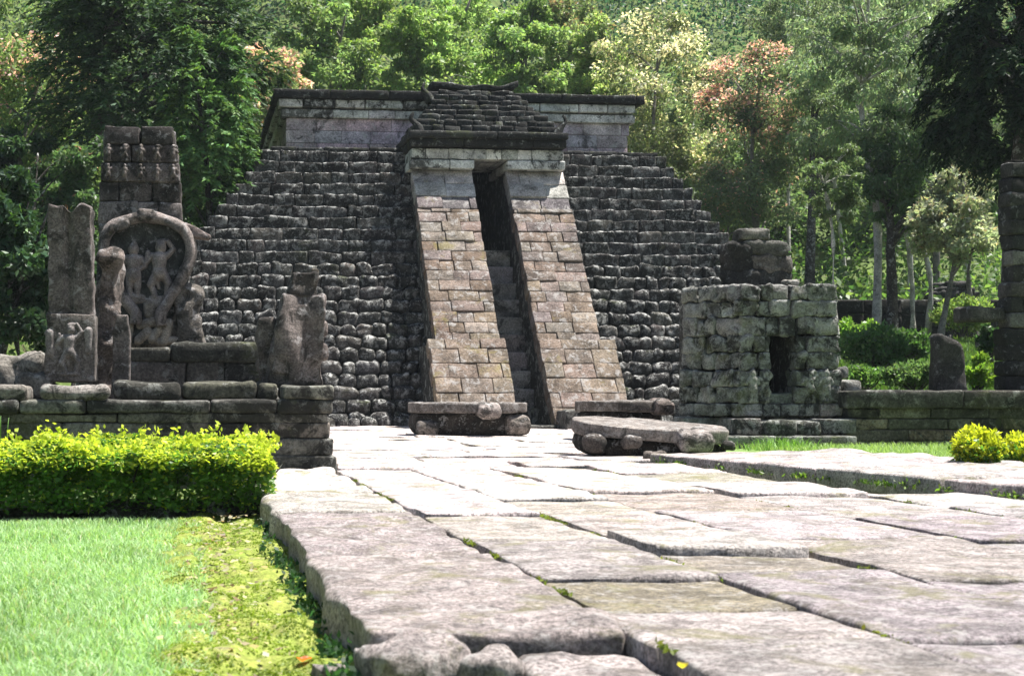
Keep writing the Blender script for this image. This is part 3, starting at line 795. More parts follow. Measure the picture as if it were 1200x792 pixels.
relief(lo_, (X(175, Ya), Ya + .09, Z(402, 173, Ya)), (1, 0, 0), (0, -1, 0), deep([(-.24, .03, .05, -.22, .2, .05, 1.2), (-.12, .04, .05, -.02, .12, .06, 1.2), (.03, .05, .05, .1, .15, .05, 1.3), (-.1, .2, .05, .04, .24, .06, 1), (.16, .02, .05, .2, .22, .06, 1.1), (.0, .33, .06, .0, .42, .07, .8), (.1, .02, .04, .3, .04, .04, 1)], .9), -.34, .36, -.05, .5, .01, col=(1.2, 1.15, 1.0))
build('lower_carving', lo_, M['figure'], ar)
cr = MB()
rbox(cr, P(172, 252, Ya + .05), (.1, .1, .07), r=.05, amp=.03, sp=.03, col=(1.2, 1.15, 1.1))
rbox(cr, P(143, 264, Ya + .02), (.09, .08, .05), r=.04, amp=.02, R=roty(-.5), sp=.03, col=(.9, .88, .85)); rbox(cr, P(203, 263, Ya + .02), (.12, .08, .05), r=.04, amp=.02, R=roty(.45), sp=.03, col=(.9, .88, .85))
build('crest', cr, M['relief'], ar)
wg = MB()
rbox(wg, (P(215, 268, Ya + .1) + P(243, 279, Ya + .1)) / 2, (.17, .09, .075), r=.03, amp=.012, R=roty(.3), sp=.05, col=(1.25, 1.1, 1.08),
     shape=lambda v, n: v * np.stack([np.ones(len(v)), np.ones(len(v)), 1 - .6 * smooth(-.1, .17, v[:, 0])], 1))
build('side_wing', wg, M['relief'], ar)
# seated carved stone right of the relief
sd = MB(); 
rbox(sd, (X(221, Ya), Ya + .2, (PTOP + Z(335, 221, Ya)) / 2), (.15, .17, (Z(335, 221, Ya) - PTOP) / 2), r=.07, amp=.05, freq=7, sp=.04, col=(.75, .74, .68),
     shape=lambda v, n: v * np.stack([1 - .3 * np.sin(v[:, 2] * 8) * .5, np.ones(len(v)), np.ones(len(v))], 1))
solo('squat_statue', sd, M['relief'], 'squat worn mossy statue at the right foot of the horseshoe relief', 'statue')

# headless winged statue on the corner of the platform
Yh = 13.85
hs = thing('headless_statue', 'winged headless statue standing on the right corner of the platform', 'statue', P(350, 450, Yh + .2))
zc_ = zp(451)
hb = MB()
hgt = Z(345, 352, Yh) - zc_
def wingshape(v, n):
    v = v.copy(); t = v[:, 2] / (hgt / 2)
    v[:, 0] *= 1 - .1 * t - .16 * smooth(.3, 1, t) * (v[:, 0] < 0)
    v[:, 0] += .03 * np.sin(t * 2.2)
    v[:, 1] += .05 * np.sin(v[:, 0] * 14 + t) * (n[:, 1] < -.3) - .06 * (1 - t * t) * (n[:, 1] < -.3)
    return v
rbox(hb, (X(350, Yh), Yh + .22, zc_ + hgt / 2), (.225, .2, hgt / 2), r=.025, amp=.02, freq=8, sp=.04, shape=wingshape, col=(1.0, .95, .93))
build('torso', hb, M['relief'], hs)
nk = MB(); rbox(nk, P(355, 334, Yh + .22), (.125, .14, .12), r=.04, amp=.035, freq=6, sp=.04, col=(.45, .44, .42))
rbox(nk, P(369, 322, Yh + .22), (.045, .06, .06), r=.03, amp=.02, sp=.03, col=(.9, .85, .7))
build('broken_neck', nk, M['relief'], hs)
for (uu, vv, w) in ((377, 352, .05), (377, 386, .055), (377, 412, .06)):
    b2 = MB(); rbox(b2, P(uu, vv, Yh + .1), (w * .9, .09, w * 1.35), r=.045, amp=.015, sp=.03, col=(1.15, 1.08, 1.05)); build('feather_knob', b2, M['relief'], hs)
wgm = MB()
rbox(wgm, P(334, 400, Yh + .02), (.085, .06, .3), r=.03, amp=.012, sp=.04, R=roty(.12), col=(1.1, 1.05, 1.02), shape=lambda v, n: v * np.stack([1 - .5 * smooth(.05, .3, v[:, 2]), np.ones(len(v)), np.ones(len(v))], 1))
build('folded_wing', wgm, M['relief'], hs)
sm = MB(); Yx = 14.05
rbox(sm, (X(314, Yx), Yx + .12, (zp(447) - .05 + Z(373, 314, Yx)) / 2), (.08, .12, (Z(373, 314, Yx) - zp(447) + .05) / 2), r=.04, amp=.035, freq=8, sp=.035, col=(.95, .9, .86), R=roty(-.03))
solo('small_stele', sm, M['relief'], 'small rough carved stone leaning against the left side of the headless winged statue', 'stone')

# ================================================================== ALTARS
def turtle(name, label, c, L, D, zt, rz, tilt, head, tones, flips, pitch=0.0):
    root = thing(name, label, 'altar', (c[0], c[1], c[2]), 'turtle shaped stone altars before the temple')
    R = rotz(rz) @ roty(tilt) @ rotx(pitch)
    c = np.asarray(c, float)
    def put(mb, off, half, **k):
        rbox(mb, c + rotz(rz) @ np.asarray(off, float), half, R=R @ k.pop('R', np.eye(3)), **k)
    sh = MB()
    put(sh, (0, 0, zt - .07), (L / 2, D / 2, .07), r=.025, amp=.016, sp=.09, col=tones[0],
        shape=lambda v, n: v * np.stack([1 - .10 * (v[:, 1] / (D / 2)) ** 2, 1 - .35 * np.abs(v[:, 0] / (L / 2)) ** 2.5, 1 + 0 * v[:, 0]], 1))
    build('shell_slab', sh, M['sunlit_top'], root)
    bd = MB()
    put(bd, (0, .05, (zt - .16) / 2), (L / 2 * .93, D / 2 * .86, (zt - .14) / 2), r=.08, amp=.025, freq=5, sp=.09, col=tones[1],
        shape=lambda v, n: v * np.stack([1 - .12 * smooth(0, -.25, v[:, 2]), 1 - .3 * np.abs(v[:, 0] / (L / 2)) ** 2 - .15 * smooth(0, -.25, v[:, 2]), 1 + 0 * v[:, 0]], 1))
    build('body', bd, M['turtle'], root)
    hd = MB()
    def headshape(v, n):
        v = v.copy(); v[:, 2] -= .03 * smooth(-.05, -.2, v[:, 1]); v[:, 2] += .025 * smooth(.02, -.02, v[:, 2]) * smooth(-.1, -.15, v[:, 1]); return v
    put(hd, (head[0], head[1], head[2]), (head[3], .2, head[4]), r=head[4] * .75, amp=.02, freq=9, sp=.04, col=tones[2], shape=headshape)
    build('head', hd, M['turtle'], root)
    for (fx, fy, fz, fr) in flips:
        fl = MB(); put(fl, (fx, fy, fz), (fr, fr * .9, fr * .75), r=fr * .6, amp=.022, freq=8, sp=.035, col=tones[3]); build('flipper', fl, M['turtle'], root)
    return root
# front one
c = G(774, 536); c[1] += .38
turtle('turtle_altar', 'low turtle shaped stone with a bright flat top sloping down, nearest on the paving', (c[0], c[1], 0), 1.62, .95, .335, -.02, .06, (.34, -.42, .18, .19, .11),
       ((1.2, 1.15, 1.1), (.6, .57, .53), (3.0, 2.95, 2.95), (1.3, 1.25, 1.2)), ((.74, -.3, .11, .07), (-.66, -.34, .14, .12), (-.30, -.42, .17, .10)), pitch=.09)
for k, (uu, vv, r_, lb) in enumerate(((752, 529, .085, 'rounded pale cobble tucked under the nearest turtle altar'), (768, 536, .085, 'small flat pale rock on the paving in front of the nearest turtle altar'))):
    mb = MB(); g = G(uu, vv + 4); rbox(mb, (g[0], g[1], r_ * .5), (r_ * (1.1 + .3 * k), r_, r_ * (.75 - .15 * k)), r=r_ * .5, amp=.03, freq=8, sp=.03, col=(1.7, 1.6, 1.5))
    solo('loose_rock', mb, M['turtle'], lb, 'rock')
c = G(556, 512); c[1] += .55
turtle('turtle_altar', 'wide flat turtle altar with its pale head towards us at the foot of the stairway', (c[0], c[1], 0), 1.76, 1.15, .49, .0, .0, (.2, -.5, .38, .17, .11),
       ((.8, .76, .73), (.45, .43, .4), (3.4, 3.3, 3.3), (2.4, 2.35, 2.25)), ((.66, -.32, .16, .2), (-.66, -.36, .12, .17)))
ca = np.array([X(738, 19.6), 19.6 + .5, 0])
turtle('turtle_altar', 'half hidden flat turtle altar between the nearest altar and the small shrine', ca, 1.15, .95, Z(470, 738, 19.7), .0, .0, (.46, -.42, .46, .13, .1),
       ((.7, .66, .63), (.5, .48, .46), (2.0, 1.85, 1.8), (1, 1, 1)), ((-.4, -.3, .15, .14),))

# ================================================================== SHRINE ON THE RIGHT
Yz = 17.0
shr = thing('small_shrine', 'squat square shrine of grey carved blocks with a narrow dark doorway', 'shrine', P(905, 525, Yz + .8))
xf0, xf1 = X(868, Yz), X(984, Yz)
xl, yl = X(798, 17.65), 17.65
zS = lambda v: Z(v, 917, Yz)
nx0, nx1 = X(904, Yz), X(934, Yz)
shc = MB()
cvs = [473, 453, 433.5, 413, 393, 371, 352, 333]
ZD1, ZD0 = zS(391), zS(461)
def face_row(mb, p0, p1, z0, z1, wmin, wmax, tones, depth, r, amp, a, gaps=None):
    p0 = np.array(p0, float); p1 = np.array(p1, float); d = p1 - p0; L = np.linalg.norm(d); d /= L
    ang = math.atan2(d[1], d[0]); inw = np.array([-d[1], d[0]]); s = 0
    while s < L - .01:
        w = min(wmin + rng.rand() * (wmax - wmin), L - s)
        if L - s - w < .1: w = L - s
        s0, s1 = s, s + w; s = s1
        segs = [(s0, s1)]
        if gaps:
            g0, g1 = gaps; segs = [(a_, b_) for a_, b_ in ((s0, min(s1, g0)), (max(s0, g1), s1)) if b_ - a_ > .04]
        for (a_, b_) in segs:
            cc = p0 + d * (a_ + b_) / 2 + inw * (depth / 2 + rng.rand() * .03)
            rbox(mb, (cc[0], cc[1], (z0 + z1) / 2), ((b_ - a_) / 2 - .005, depth / 2, (z1 - z0) / 2 - .004), r=r, amp=amp, freq=10, R=rotz(ang + (rng.rand() - .5) * .05) @ roty((rng.rand() - .5) * .05), col=jit(tones[rng.randint(len(tones))], a, .03), sp=.04)
for k in range(len(cvs) - 1):
    z0, z1 = zS(cvs[k]), zS(cvs[k + 1])
    if k < 2: z0 -= .0
    tones = [(1, 1, 1), (.8, .8, .78), (1.25, 1.25, 1.22), (.65, .66, .62)] if k < 6 else [(.8, .8, .78), (.95, .95, .9), (.6, .6, .57)]
    g = (nx0 - xf0, nx1 - xf0) if z0 < ZD1 - .02 else None
    o = .025 if k < 2 else 0
    face_row(shc, (xf0 - o, Yz - o), (xf1 + o, Yz - o), z0, z1, .13, .34, tones, .3, .022, .028, .35, g)
    face_row(shc, (xl - o, yl - o), (xf0 - o, Yz - o), z0, z1, .13, .34, tones, .3, .026, .034, .4)
    face_row(shc, (xf1 + o, Yz), (xf1 + o, 19.4), z0, z1, .25, .5, tones, .3, .03, .02, .25)
    face_row(shc, (X(812, 19.4) - o, 19.4), (xl - o, yl), z0, z1, .25, .5, tones, .3, .03, .02, .25)
# lower front base course and steps
face_row(shc, (xf0 - .03, Yz - .05), (xf1 + .03, Yz - .05), zS(488), zS(473), .16, .3, [(1.0, 1.0, .95), (1.2, 1.1, 1.05)], .3, .02, .01, .2)
face_row(shc, (xl - .06, yl - .04), (xf0 - .03, Yz - .05), zS(488), zS(473), .16, .3, [(.85, .85, .8), (.7, .7, .68)], .3, .02, .01, .2)
build('carved_walls', shc, M['shrine'], shr)
fil = MB()
for (a_, b_, z0, z1) in ((xf0 + .1, nx0 - .0, .0, zS(334)), (nx1 + .0, xf1 - .1, 0, zS(334)), (nx0 - .02, nx1 + .02, ZD1 + .1, zS(334))):
    boxmm(fil, (a_, Yz + .22, z0), (b_, 19.5, z1), r=.01, sp=1)
boxmm(fil, (nx0 - .03, 18.0, 0), (nx1 + .03, 19.4, ZD1 + .15), r=.01, sp=1)
hexa(fil, [(xl + .2, yl + .25, 0), (xf0 + .12, Yz + .28, 0), (xf0 + .12, 19.3, 0), (X(820, 19.3) + .15, 19.3, 0)], [(xl + .2, yl + .25, zS(334)), (xf0 + .12, Yz + .28, zS(334)), (xf0 + .12, 19.3, zS(334)), (X(820, 19.3) + .15, 19.3, zS(334))])
build('core', fil, M['core'], shr, smooth=False)
sil = MB()
boxmm(sil, (nx0 - .01, Yz + .05, zS(474)), (nx1 + .01, Yz + .7, ZD0), r=.02, amp=.015, col=(.9, .95, .9))
build('threshold', sil, M['shrine'], shr)
# carved friezes on the front
for (u_, v_, s_, kd) in ((882, 472, .36, 0), (896, 471, .34, 1), (949, 472, .36, 1), (968, 472, .36, 0)):
    cf = MB()
    relief(cf, (X(u_, Yz), Yz - .02, zS(v_) + .01), (1, 0, 0), (0, -1, 0), [(a, b, r1 * 1.2, d, e, r2 * 1.2, k * .8) for (a, b, r1, d, e, r2, k) in figure_caps(s_, 0, 0, kd)], -.13, .13, -.02, .45, .011, sink=.03, col=(1.15, 1.15, 1.1))
    build('carved_figure', cf, M['shrine'], shr)
sp_ = MB()
run(sp_, X(862, 16.75), X(892, 16.75), 16.72, zS(508), zS(489), .3, .5, [(1.2, 1.1, 1.05)], depth=.6)
run(sp_, X(893, 16.75), X(958, 16.75), 16.62, zS(508) - .02, zS(492), .3, .5, [(.35, .36, .3)], depth=.7, amp=.025, r=.05)
run(sp_, X(958, 16.75), X(1004, 16.75), 16.72, zS(508), zS(490), .3, .5, [(1.1, 1.0, .95), (.8, .8, .8)], depth=.6)
run(sp_, X(855, 16.5), X(1006, 16.5), 16.5, zS(527), zS(509), .45, .9, [(1.0, .98, .9), (.6, .6, .55), (1.15, 1.05, .95)], depth=.7)
run(sp_, X(800, 17.3), X(862, 17.3), 17.3, -.1, zS(489), .4, .7, [(.8, .78, .72), (.6, .6, .55)], depth=.35)
run(sp_, X(930, 16.2), X(1022, 16.2), 16.2, -.05, zS(528), .4, .8, [(.8, .75, .7)], depth=.6)
boxmm(sp_, (X(872, 17), 17.1, -.1), (xf1 + .1, 19.6, zS(487)), r=.02, sp=.5, col=(.6, .6, .6))
build('steps', sp_, M['shrine'], shr)
# worn sculpture lying on the roof of the shrine
ws = thing('worn_sculpture', 'dark broken beast sculpture of piled blocks lying on the roof of the shrine', 'sculpture', P(888, 331, Yz + .6))
Yw2 = Yz + .45
def wpart(name, u0, u1, v0, v1, dep, tone, r=.05, ry=0, yo=0):
    mb = MB(); c0 = (P(u0, v0, Yw2 + yo) + P(u1, v1, Yw2 + yo)) / 2; a = P(u1, v0, Yw2 + yo) - P(u0, v1, Yw2 + yo)
    rbox(mb, c0 + (0, dep / 2, 0), (abs(a[0]) / 2, dep / 2, abs(a[2]) / 2), r=r * .7, amp=.03, freq=8, R=roty(ry), sp=.035, col=tone); build(name, mb, M['black'], ws)
wpart('base', 854, 932, 317, 335, .32, (1.0, 1, 1))
wpart('shaded_shoulder', 853, 884, 284, 319, .32, (.7, .7, .7), r=.08)  # dark tone paints the shadow mass on the left of the sculpture
wpart('torso', 880, 930, 300, 318, .32, (3.4, 3.1, 3.0), r=.07)
wpart('back', 869, 926, 283, 299, .32, (2.6, 2.6, 2.5), r=.06, ry=.03)
wpart('head', 868, 904, 268, 282, .32, (2.8, 2.8, 2.6), r=.06)
loose('loose_rock', 922, 937, 328, 334, Yz + .2, .16, 'small pale rock on the edge of the shrine roof right of the beast', (1.6, 1.5, 1.4), 'shrine', r=.04, amp=.02, cat='rock')
loose('loose_rock', 985, 999, 427, 444, 17.4, .2, 'round dark rock at the right corner of the shrine above a flatter rock', (.7, .7, .7), 'shrine', r=.07, amp=.03, cat='rock')
loose('loose_rock', 989, 1012, 443, 458, 17.25, .25, 'flatter pale rock resting on the right wall against the shrine', (1.2, 1.15, 1.1), 'shrine', r=.06, amp=.03, cat='rock', base=.6)

# ================================================================== RIGHT WALL, STONES, RUIN
rw = thing('long_low_wall', 'long low wall of grey courses with a dark flat coping right of the shrine', 'wall', (X(1100, 16.8), 17.0, 0))
wm = MB(); Yr = 16.85
zr = lambda v: Z(v, 1090, Yr)
xr0, xr1 = X(992, Yr), 15.5
run(wm, xr0, xr1, Yr - .0, -.15, zr(516), .4, .9, [(.7, .65, .6), (.5, .5, .45)], depth=.5)
run(wm, xr0, xr1, Yr, zr(516), zr(503), .35, .8, [(1.2, .95, .75), (.9, .8, .7), (1.0, .95, .85)], depth=.5)
run(wm, xr0, xr1, Yr, zr(503), zr(490), .35, .8, [(1.2, 1, .85), (.9, .85, .75), (.7, .68, .62)], depth=.5)
run(wm, xr0, xr1, Yr - .01, zr(490), zr(478), .35, .8, [(1.0, .95, .9), (.7, .68, .62), (.5, .5, .48)], depth=.5)
build('courses', wm, M['plat'], rw)
wc = MB()
run(wc, xr0 - .05, xr1, Yr - .10, zr(478), zr(457.5), .9, 1.8, [(.42, .4, .38), (.5, .48, .45)], depth=.75, r=.025, amp=.012)
build('coping', wc, M['plat'], rw)
us = MB(); Yu = 17.2
zt2, zb3 = Z(398, 1116, Yu), Z(457, 1116, Yu)
rbox(us, (X(1117, Yu), Yu + .13, (zt2 + zb3) / 2 - .01), (.175, .13, (zt2 - zb3) / 2 + .03), r=.06, amp=.018, sp=.04, col=(1.2, 1.15, 1.15),
     shape=lambda v, n: np.stack([v[:, 0] * (1 - .45 * (v[:, 2] + .1)) - .05 * v[:, 2], v[:, 1], v[:, 2] - .35 * (v[:, 0]) * smooth(.1, .3, v[:, 2])], 1))
solo('upright_stone', us, M['black'], 'single dark upright stone with a sloping top standing on the right wall', 'stone')
ru = thing('ruined_tower', 'tall dark ruined block tower standing on the wall at the right edge', 'tower', (X(1190, 17.6), 17.9, .6))
rt = MB(); Yv = 17.5
zv = lambda v: Z(v, 1180, Yv)
vv = 458; k = 0
while vv > 200:
    hh = 15 + rng.rand() * 5
    ul = 1178 if vv > 395 else 1183 + 4 * rng.rand()
    pale = [(2.6, 2.5, 2.4), (3.4, 3.2, 3.1), (1.0, 1, 1), (.7, .7, .7)] if 325 > vv - 8 > 260 or 375 < vv < 392 or 345 < vv < 375 else [(.8, .8, .8), (1.0, 1, 1), (.6, .6, .6), (1.4, 1.35, 1.3)]
    run(rt, X(ul, Yv), X(ul, Yv) + 1.5, Yv, zv(vv), zv(vv - hh), .15, .36, pale, depth=.3, r=.03, amp=.02, a=.3, gap=.008)
    vv -= hh; k += 1
run(rt, X(1192, Yv), X(1192, Yv) + 1.3, Yv + .05, zv(vv), zv(188), .2, .5, [(1.5, 1.45, 1.4)], depth=.3, r=.06, amp=.04)
boxmm(rt, (X(1190, Yv), Yv + .1, .4), (X(1190, Yv) + 1.4, Yv + .28, zv(200)), r=.02, sp=1, col=(.5, .5, .5))
build('masonry', rt, M['black'], ru)
pj = MB(); c0 = (P(1141, 358, Yv) + P(1185, 376, Yv)) / 2
rbox(pj, c0 + (0, .3, 0), (.24, .2, .09), r=.04, amp=.025, sp=.06, col=(2.0, 1.9, 1.85)); build('jutting_slab', pj, M['black'], ru)

#PLANTS-BEGIN
# ================================================================== PLANTS
def unit(v):
    return v / np.maximum(np.linalg.norm(v, axis=-1, keepdims=True), 1e-9)
def leaves(mb, C, axis, size, col, aspect=.45, r=None, flat=None):
    """pointed folded leaves: C centres, axis directions, size lengths"""
    n = len(C); r = r or rng
    axis = unit(axis)
    s = r.randn(n, 3)
    if flat is not None: s = s + flat * np.cross(axis, np.array([0, 0, 1.0]))
    side = unit(s - (s * axis).sum(1, keepdims=True) * axis)
    nrm = np.cross(axis, side)
    sz = np.broadcast_to(np.asarray(size, float), (n,))[:, None]
    a = C - axis * sz * .5; b = C + axis * sz * .5
    l = C + side * sz * aspect * .5 + nrm * sz * .08 - axis * sz * .06
    k = C - side * sz * aspect * .5 + nrm * sz * .08 - axis * sz * .06
    v = np.stack([a, k, b, l], 1).reshape(-1, 3)
    q = np.arange(n * 4).reshape(-1, 4)
    col = np.asarray(col, float)
    if col.ndim == 1: col = np.repeat(col[None], n, 0)
    mb.add(v, q, None, np.repeat(col, 4, 0))

def leafcol(r, n, base, var=.3, tip=None, tipf=0.0, clump=1.0):
    base = np.asarray(base, float)
    c = base[None] * (1 + (r.rand(n, 1) * 2 - 1) * var) * clump
    c = c * (1 + (r.rand(n, 3) * 2 - 1) * .12)
    if tip is not None:
        m = r.rand(n) < tipf
        c[m] = np.asarray(tip)[None] * (1 + (r.rand(m.sum(), 1) * 2 - 1) * .3)
    return np.clip(c, 0, .8)

def crown_points(r, n, rx, rz, hollow=.35, flatb=.6):
    out = []
    while len(out) < n:
        p = r.rand(3) * 2 - 1
        d = np.linalg.norm(p)
        if d > 1 or d < hollow * r.rand(): continue
        if p[2] < -flatb: continue
        out.append(p * (rx, rx, rz))
    return np.array(out)

def tree(name, label, u, Y, vt, vb, wpx, base, leaf=.15, n=9000, clumps=60, style='broad', tip=None, tipf=0.0, mat='leaf', bark='bark', trunk_u=None, tr=.12, group=None, cr=.27, seed=None, bend=.3, stems=1, cat='tree', vbase=None, limbs=14, shape=0.0):
    r = RS(seed if seed is not None else rng.randint(1 << 30))
    x = X(u, Y); z1, z0 = Z(vt, u, Y), Z(vb, u, Y)
    rx = abs(X(u + wpx / 2, Y) - X(u - wpx / 2, Y)) / 2; rz = (z1 - z0) / 2; zc = (z1 + z0) / 2
    gx = X(trunk_u if trunk_u is not None else u, Y)
    gz = float(terrain(np.array([gx]), np.array([float(Y)]))[0]) - .1
    if vbase is not None: gz = Z(vbase, u, Y)
    root = thing(name, label, cat, (gx, Y, gz), group)
    cen = np.array([x, Y, zc])
    P_ = crown_points(r, clumps, rx * .88, rz * .92)
    if shape: P_[:, :2] *= (1 - shape * (P_[:, 2:3] / rz * .5 + .5))
    cl = P_ + cen
    # trunk and limbs
    tm = MB()
    for sidx in range(stems):
        off = (r.randn(2) * .12 * (stems > 1))
        top = np.array([x + r.randn() * rx * .2 * (1 + 2 * (stems > 1)), Y + r.randn() * rx * .2, z0 + (z1 - z0) * .82])
        b0 = np.array([gx + off[0], Y + off[1], gz])
        mid1 = b0 + (top - b0) * .35 + np.array([r.randn() * bend * .5, r.randn() * bend * .5, 0])
        mid2 = b0 + (top - b0) * .68 + np.array([r.randn() * bend, r.randn() * bend, 0])
        path = spline([b0, mid1, mid2, top], 16)
        tube(tm, path, np.linspace(tr, tr * .22, 16) * (1 + .25 * np.exp(-np.arange(16) * 1.2)), 8, amp=.03)
        for k in range(limbs // stems):
            c = cl[r.randint(len(cl))]
            j = int(np.clip(np.searchsorted(path[:, 2], c[2] - (.25 + .5 * r.rand()) * rz * .7), 3, 13))
            s = path[j]
            m = (s + c) / 2 + np.array([0, 0, .12 * np.linalg.norm(c - s)])
            tube(tm, spline([s, m, c], 7), np.linspace(tr * .38, tr * .1, 7), 5, cap=False)
    build('trunk', tm, M[bark], root)
    cm = MB()
    leaf = leaf * .84; per = max(1, int(n * 1.9) // clumps); base = np.asarray(base) * GAIN
    for k in range(clumps):
        rel = P_[k]; outer = np.clip(rel[2] / rz * .6 + np.linalg.norm(rel[:2]) / rx * .45 + .05, 0, 1)
        ck = 1 + (r.rand() * 2 - 1) * .28
        tf = tipf * np.clip(outer * 1.5 - .2, .05, 1) * (0.3 + 1.4 * r.rand())
        if style == 'broad' or style == 'airy':
            rr = rx * cr * (.7 + .6 * r.rand())
            p = r.randn(per, 3); p = unit(p) * (r.rand(per, 1) ** .45) * rr * np.array([1, 1, .75 if style == 'broad' else .6])
            ax = unit(p) * .8 + r.randn(per, 3) * .6 + np.array([0, 0, -.25 if style == 'broad' else -.9])
            C = cl[k] + p
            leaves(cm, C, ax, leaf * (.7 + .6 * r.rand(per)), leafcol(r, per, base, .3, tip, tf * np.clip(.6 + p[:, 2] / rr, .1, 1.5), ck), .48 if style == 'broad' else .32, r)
        else:   # sprays of fine drooping twigs
            ns = max(3, per // 26); out = unit(np.array([rel[0] / rx, rel[1] / rx, .1]) + r.randn(3) * .15)
            for q in range(ns):
                dd = unit(out + r.randn(3) * .55); L = rx * cr * (.9 + .9 * r.rand())
                m = 26; tt = np.sort(r.rand(m)) ** .8
                drop = .9 if style == 'spray' else 2.0
                pts = cl[k] + r.randn(3) * rx * .07 + dd * (tt * L)[:, None] + np.array([0, 0, -1.0]) * (tt ** 2 * L * drop * .5)[:, None]
                tang = dd + np.array([0, 0, -1.0]) * (tt * drop)[:, None]
                latt = unit(np.cross(tang, np.array([0, 0, 1.0]))) * np.where(r.rand(m) < .5, 1, -1)[:, None]
                ax = unit(tang) * .8 + latt * .7 + r.randn(m, 3) * .22
                C = pts + unit(ax) * leaf * .4
                leaves(cm, C, ax, leaf * (.7 + .6 * r.rand(m)), leafcol(r, m, base, .3, tip, tf, ck), .3, r)
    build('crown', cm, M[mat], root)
    return root

GAIN = np.array([2.35, 2.15, 2.6])
DK, MID, BR, EU = (.022, .05, .016), (.045, .085, .025), (.10, .19, .04), (.06, .085, .04)
gB = 'trees behind the temple'
# --- left of the pyramid
tree('conifer_tree', 'big dark conifer with drooping sprays towering behind the square carved tower', 172, 33, -75, 225, 270, (0.0187, 0.0391, 0.0145), leaf=.19, n=24000, clumps=95, style='spray', tip=(.10, .17, .04), tipf=.1, mat='needle', bark='darkbark', trunk_u=192, tr=.24, cr=.24, seed=11, group=gB, limbs=26)
tree('conifer_tree', 'lighter green conifer with feathery sprays hanging against the left edge of the pyramid', 240, 31, 15, 310, 100, (.045, .095, .028), leaf=.17, n=14000, clumps=70, style='spray', tip=(.13, .22, .05), tipf=.35, mat='needle', bark='darkbark', trunk_u=255, tr=.12, cr=.35, seed=12, group=gB)
tree('leafy_tree', 'pink flushed tree at the left edge above the notched pillar', 52, 37, 25, 260, 170, (.07, .11, .035), leaf=.15, n=9000, clumps=60, tip=(.75, .42, .42), tipf=.4, seed=13, group=gB)
tree('leafy_tree', 'slender dark leafed tree between the notched pillar and the square carved tower', 92, 29, 140, 370, 120, (.03, .058, .02), leaf=.13, n=8500, clumps=55, tip=(.28, .15, .1), tipf=.06, seed=14, bark='darkbark', trunk_u=72, tr=.06, stems=2, group=gB)
tree('leafy_tree', 'tall pale green tree in the top left corner of the view', -10, 43, -60, 200, 190, (.075, .115, .04), leaf=.17, n=8000, clumps=50, seed=15, group=gB)
tree('leafy_tree', 'pale pink crowned tree beside the left end of the temple roof slab', 312, 43, 48, 230, 125, (.09, .13, .05), leaf=.17, n=8000, clumps=55, tip=(.78, .45, .45), tipf=.7, seed=16, group=gB)
tree('leafy_tree', 'bright green tree with big leaves over the left end of the temple roof slab', 375, 47, -35, 200, 120, (.08, .125, .045), leaf=.2, n=6500, clumps=60, tip=(.2, .3, .05), tipf=.3, seed=17, group=gB)
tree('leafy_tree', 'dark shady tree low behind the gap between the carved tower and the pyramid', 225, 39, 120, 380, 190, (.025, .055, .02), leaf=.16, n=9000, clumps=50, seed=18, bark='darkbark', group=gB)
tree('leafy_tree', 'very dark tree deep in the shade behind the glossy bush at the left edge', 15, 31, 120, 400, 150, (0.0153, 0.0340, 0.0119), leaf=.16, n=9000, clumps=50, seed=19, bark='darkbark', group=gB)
# glossy bushes at the left edge
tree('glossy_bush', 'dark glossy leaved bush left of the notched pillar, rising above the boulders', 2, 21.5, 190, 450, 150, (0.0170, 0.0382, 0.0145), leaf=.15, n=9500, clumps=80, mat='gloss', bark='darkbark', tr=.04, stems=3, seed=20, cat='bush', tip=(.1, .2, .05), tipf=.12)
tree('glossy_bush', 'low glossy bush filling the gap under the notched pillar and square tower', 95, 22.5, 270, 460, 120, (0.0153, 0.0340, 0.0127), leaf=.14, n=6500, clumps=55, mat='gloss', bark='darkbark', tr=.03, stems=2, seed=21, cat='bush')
# --- bright hillside trees above the temple roof
lab = ['yellow green bushy tree over the left half of the temple roof slab', 'fresh green tree just left of the gate roof top', 'bright green bushy tree directly above the gate roof ridge', 'mid green tree with bare pale twigs right of the gate roof ridge',
       'grey green thin tree over the right half of the temple roof slab', 'light green tree beside the cream coloured crown']
for k, (u, Y, vt, vb, w_, bc) in enumerate(((428, 50, -30, 190, 120, (.115, .165, .055)), (492, 47, -15, 190, 120, (.10, .155, .05)), (556, 52, -40, 190, 130, (.12, .185, .06)), (614, 48, -10, 190, 110, (.09, .14, .05)), (662, 53, -25, 190, 110, (.085, .12, .05)), (704, 50, 10, 200, 90, (.13, .175, .065)))):
    tree('leafy_tree', lab[k], u, Y, vt, vb, w_, bc, leaf=.19, n=7500, clumps=65, tip=(.19, .30, .06) if k != 4 else (.3, .2, .12), tipf=.35, seed=30 + k, group=gB, cr=.24, limbs=20, bark='bark')
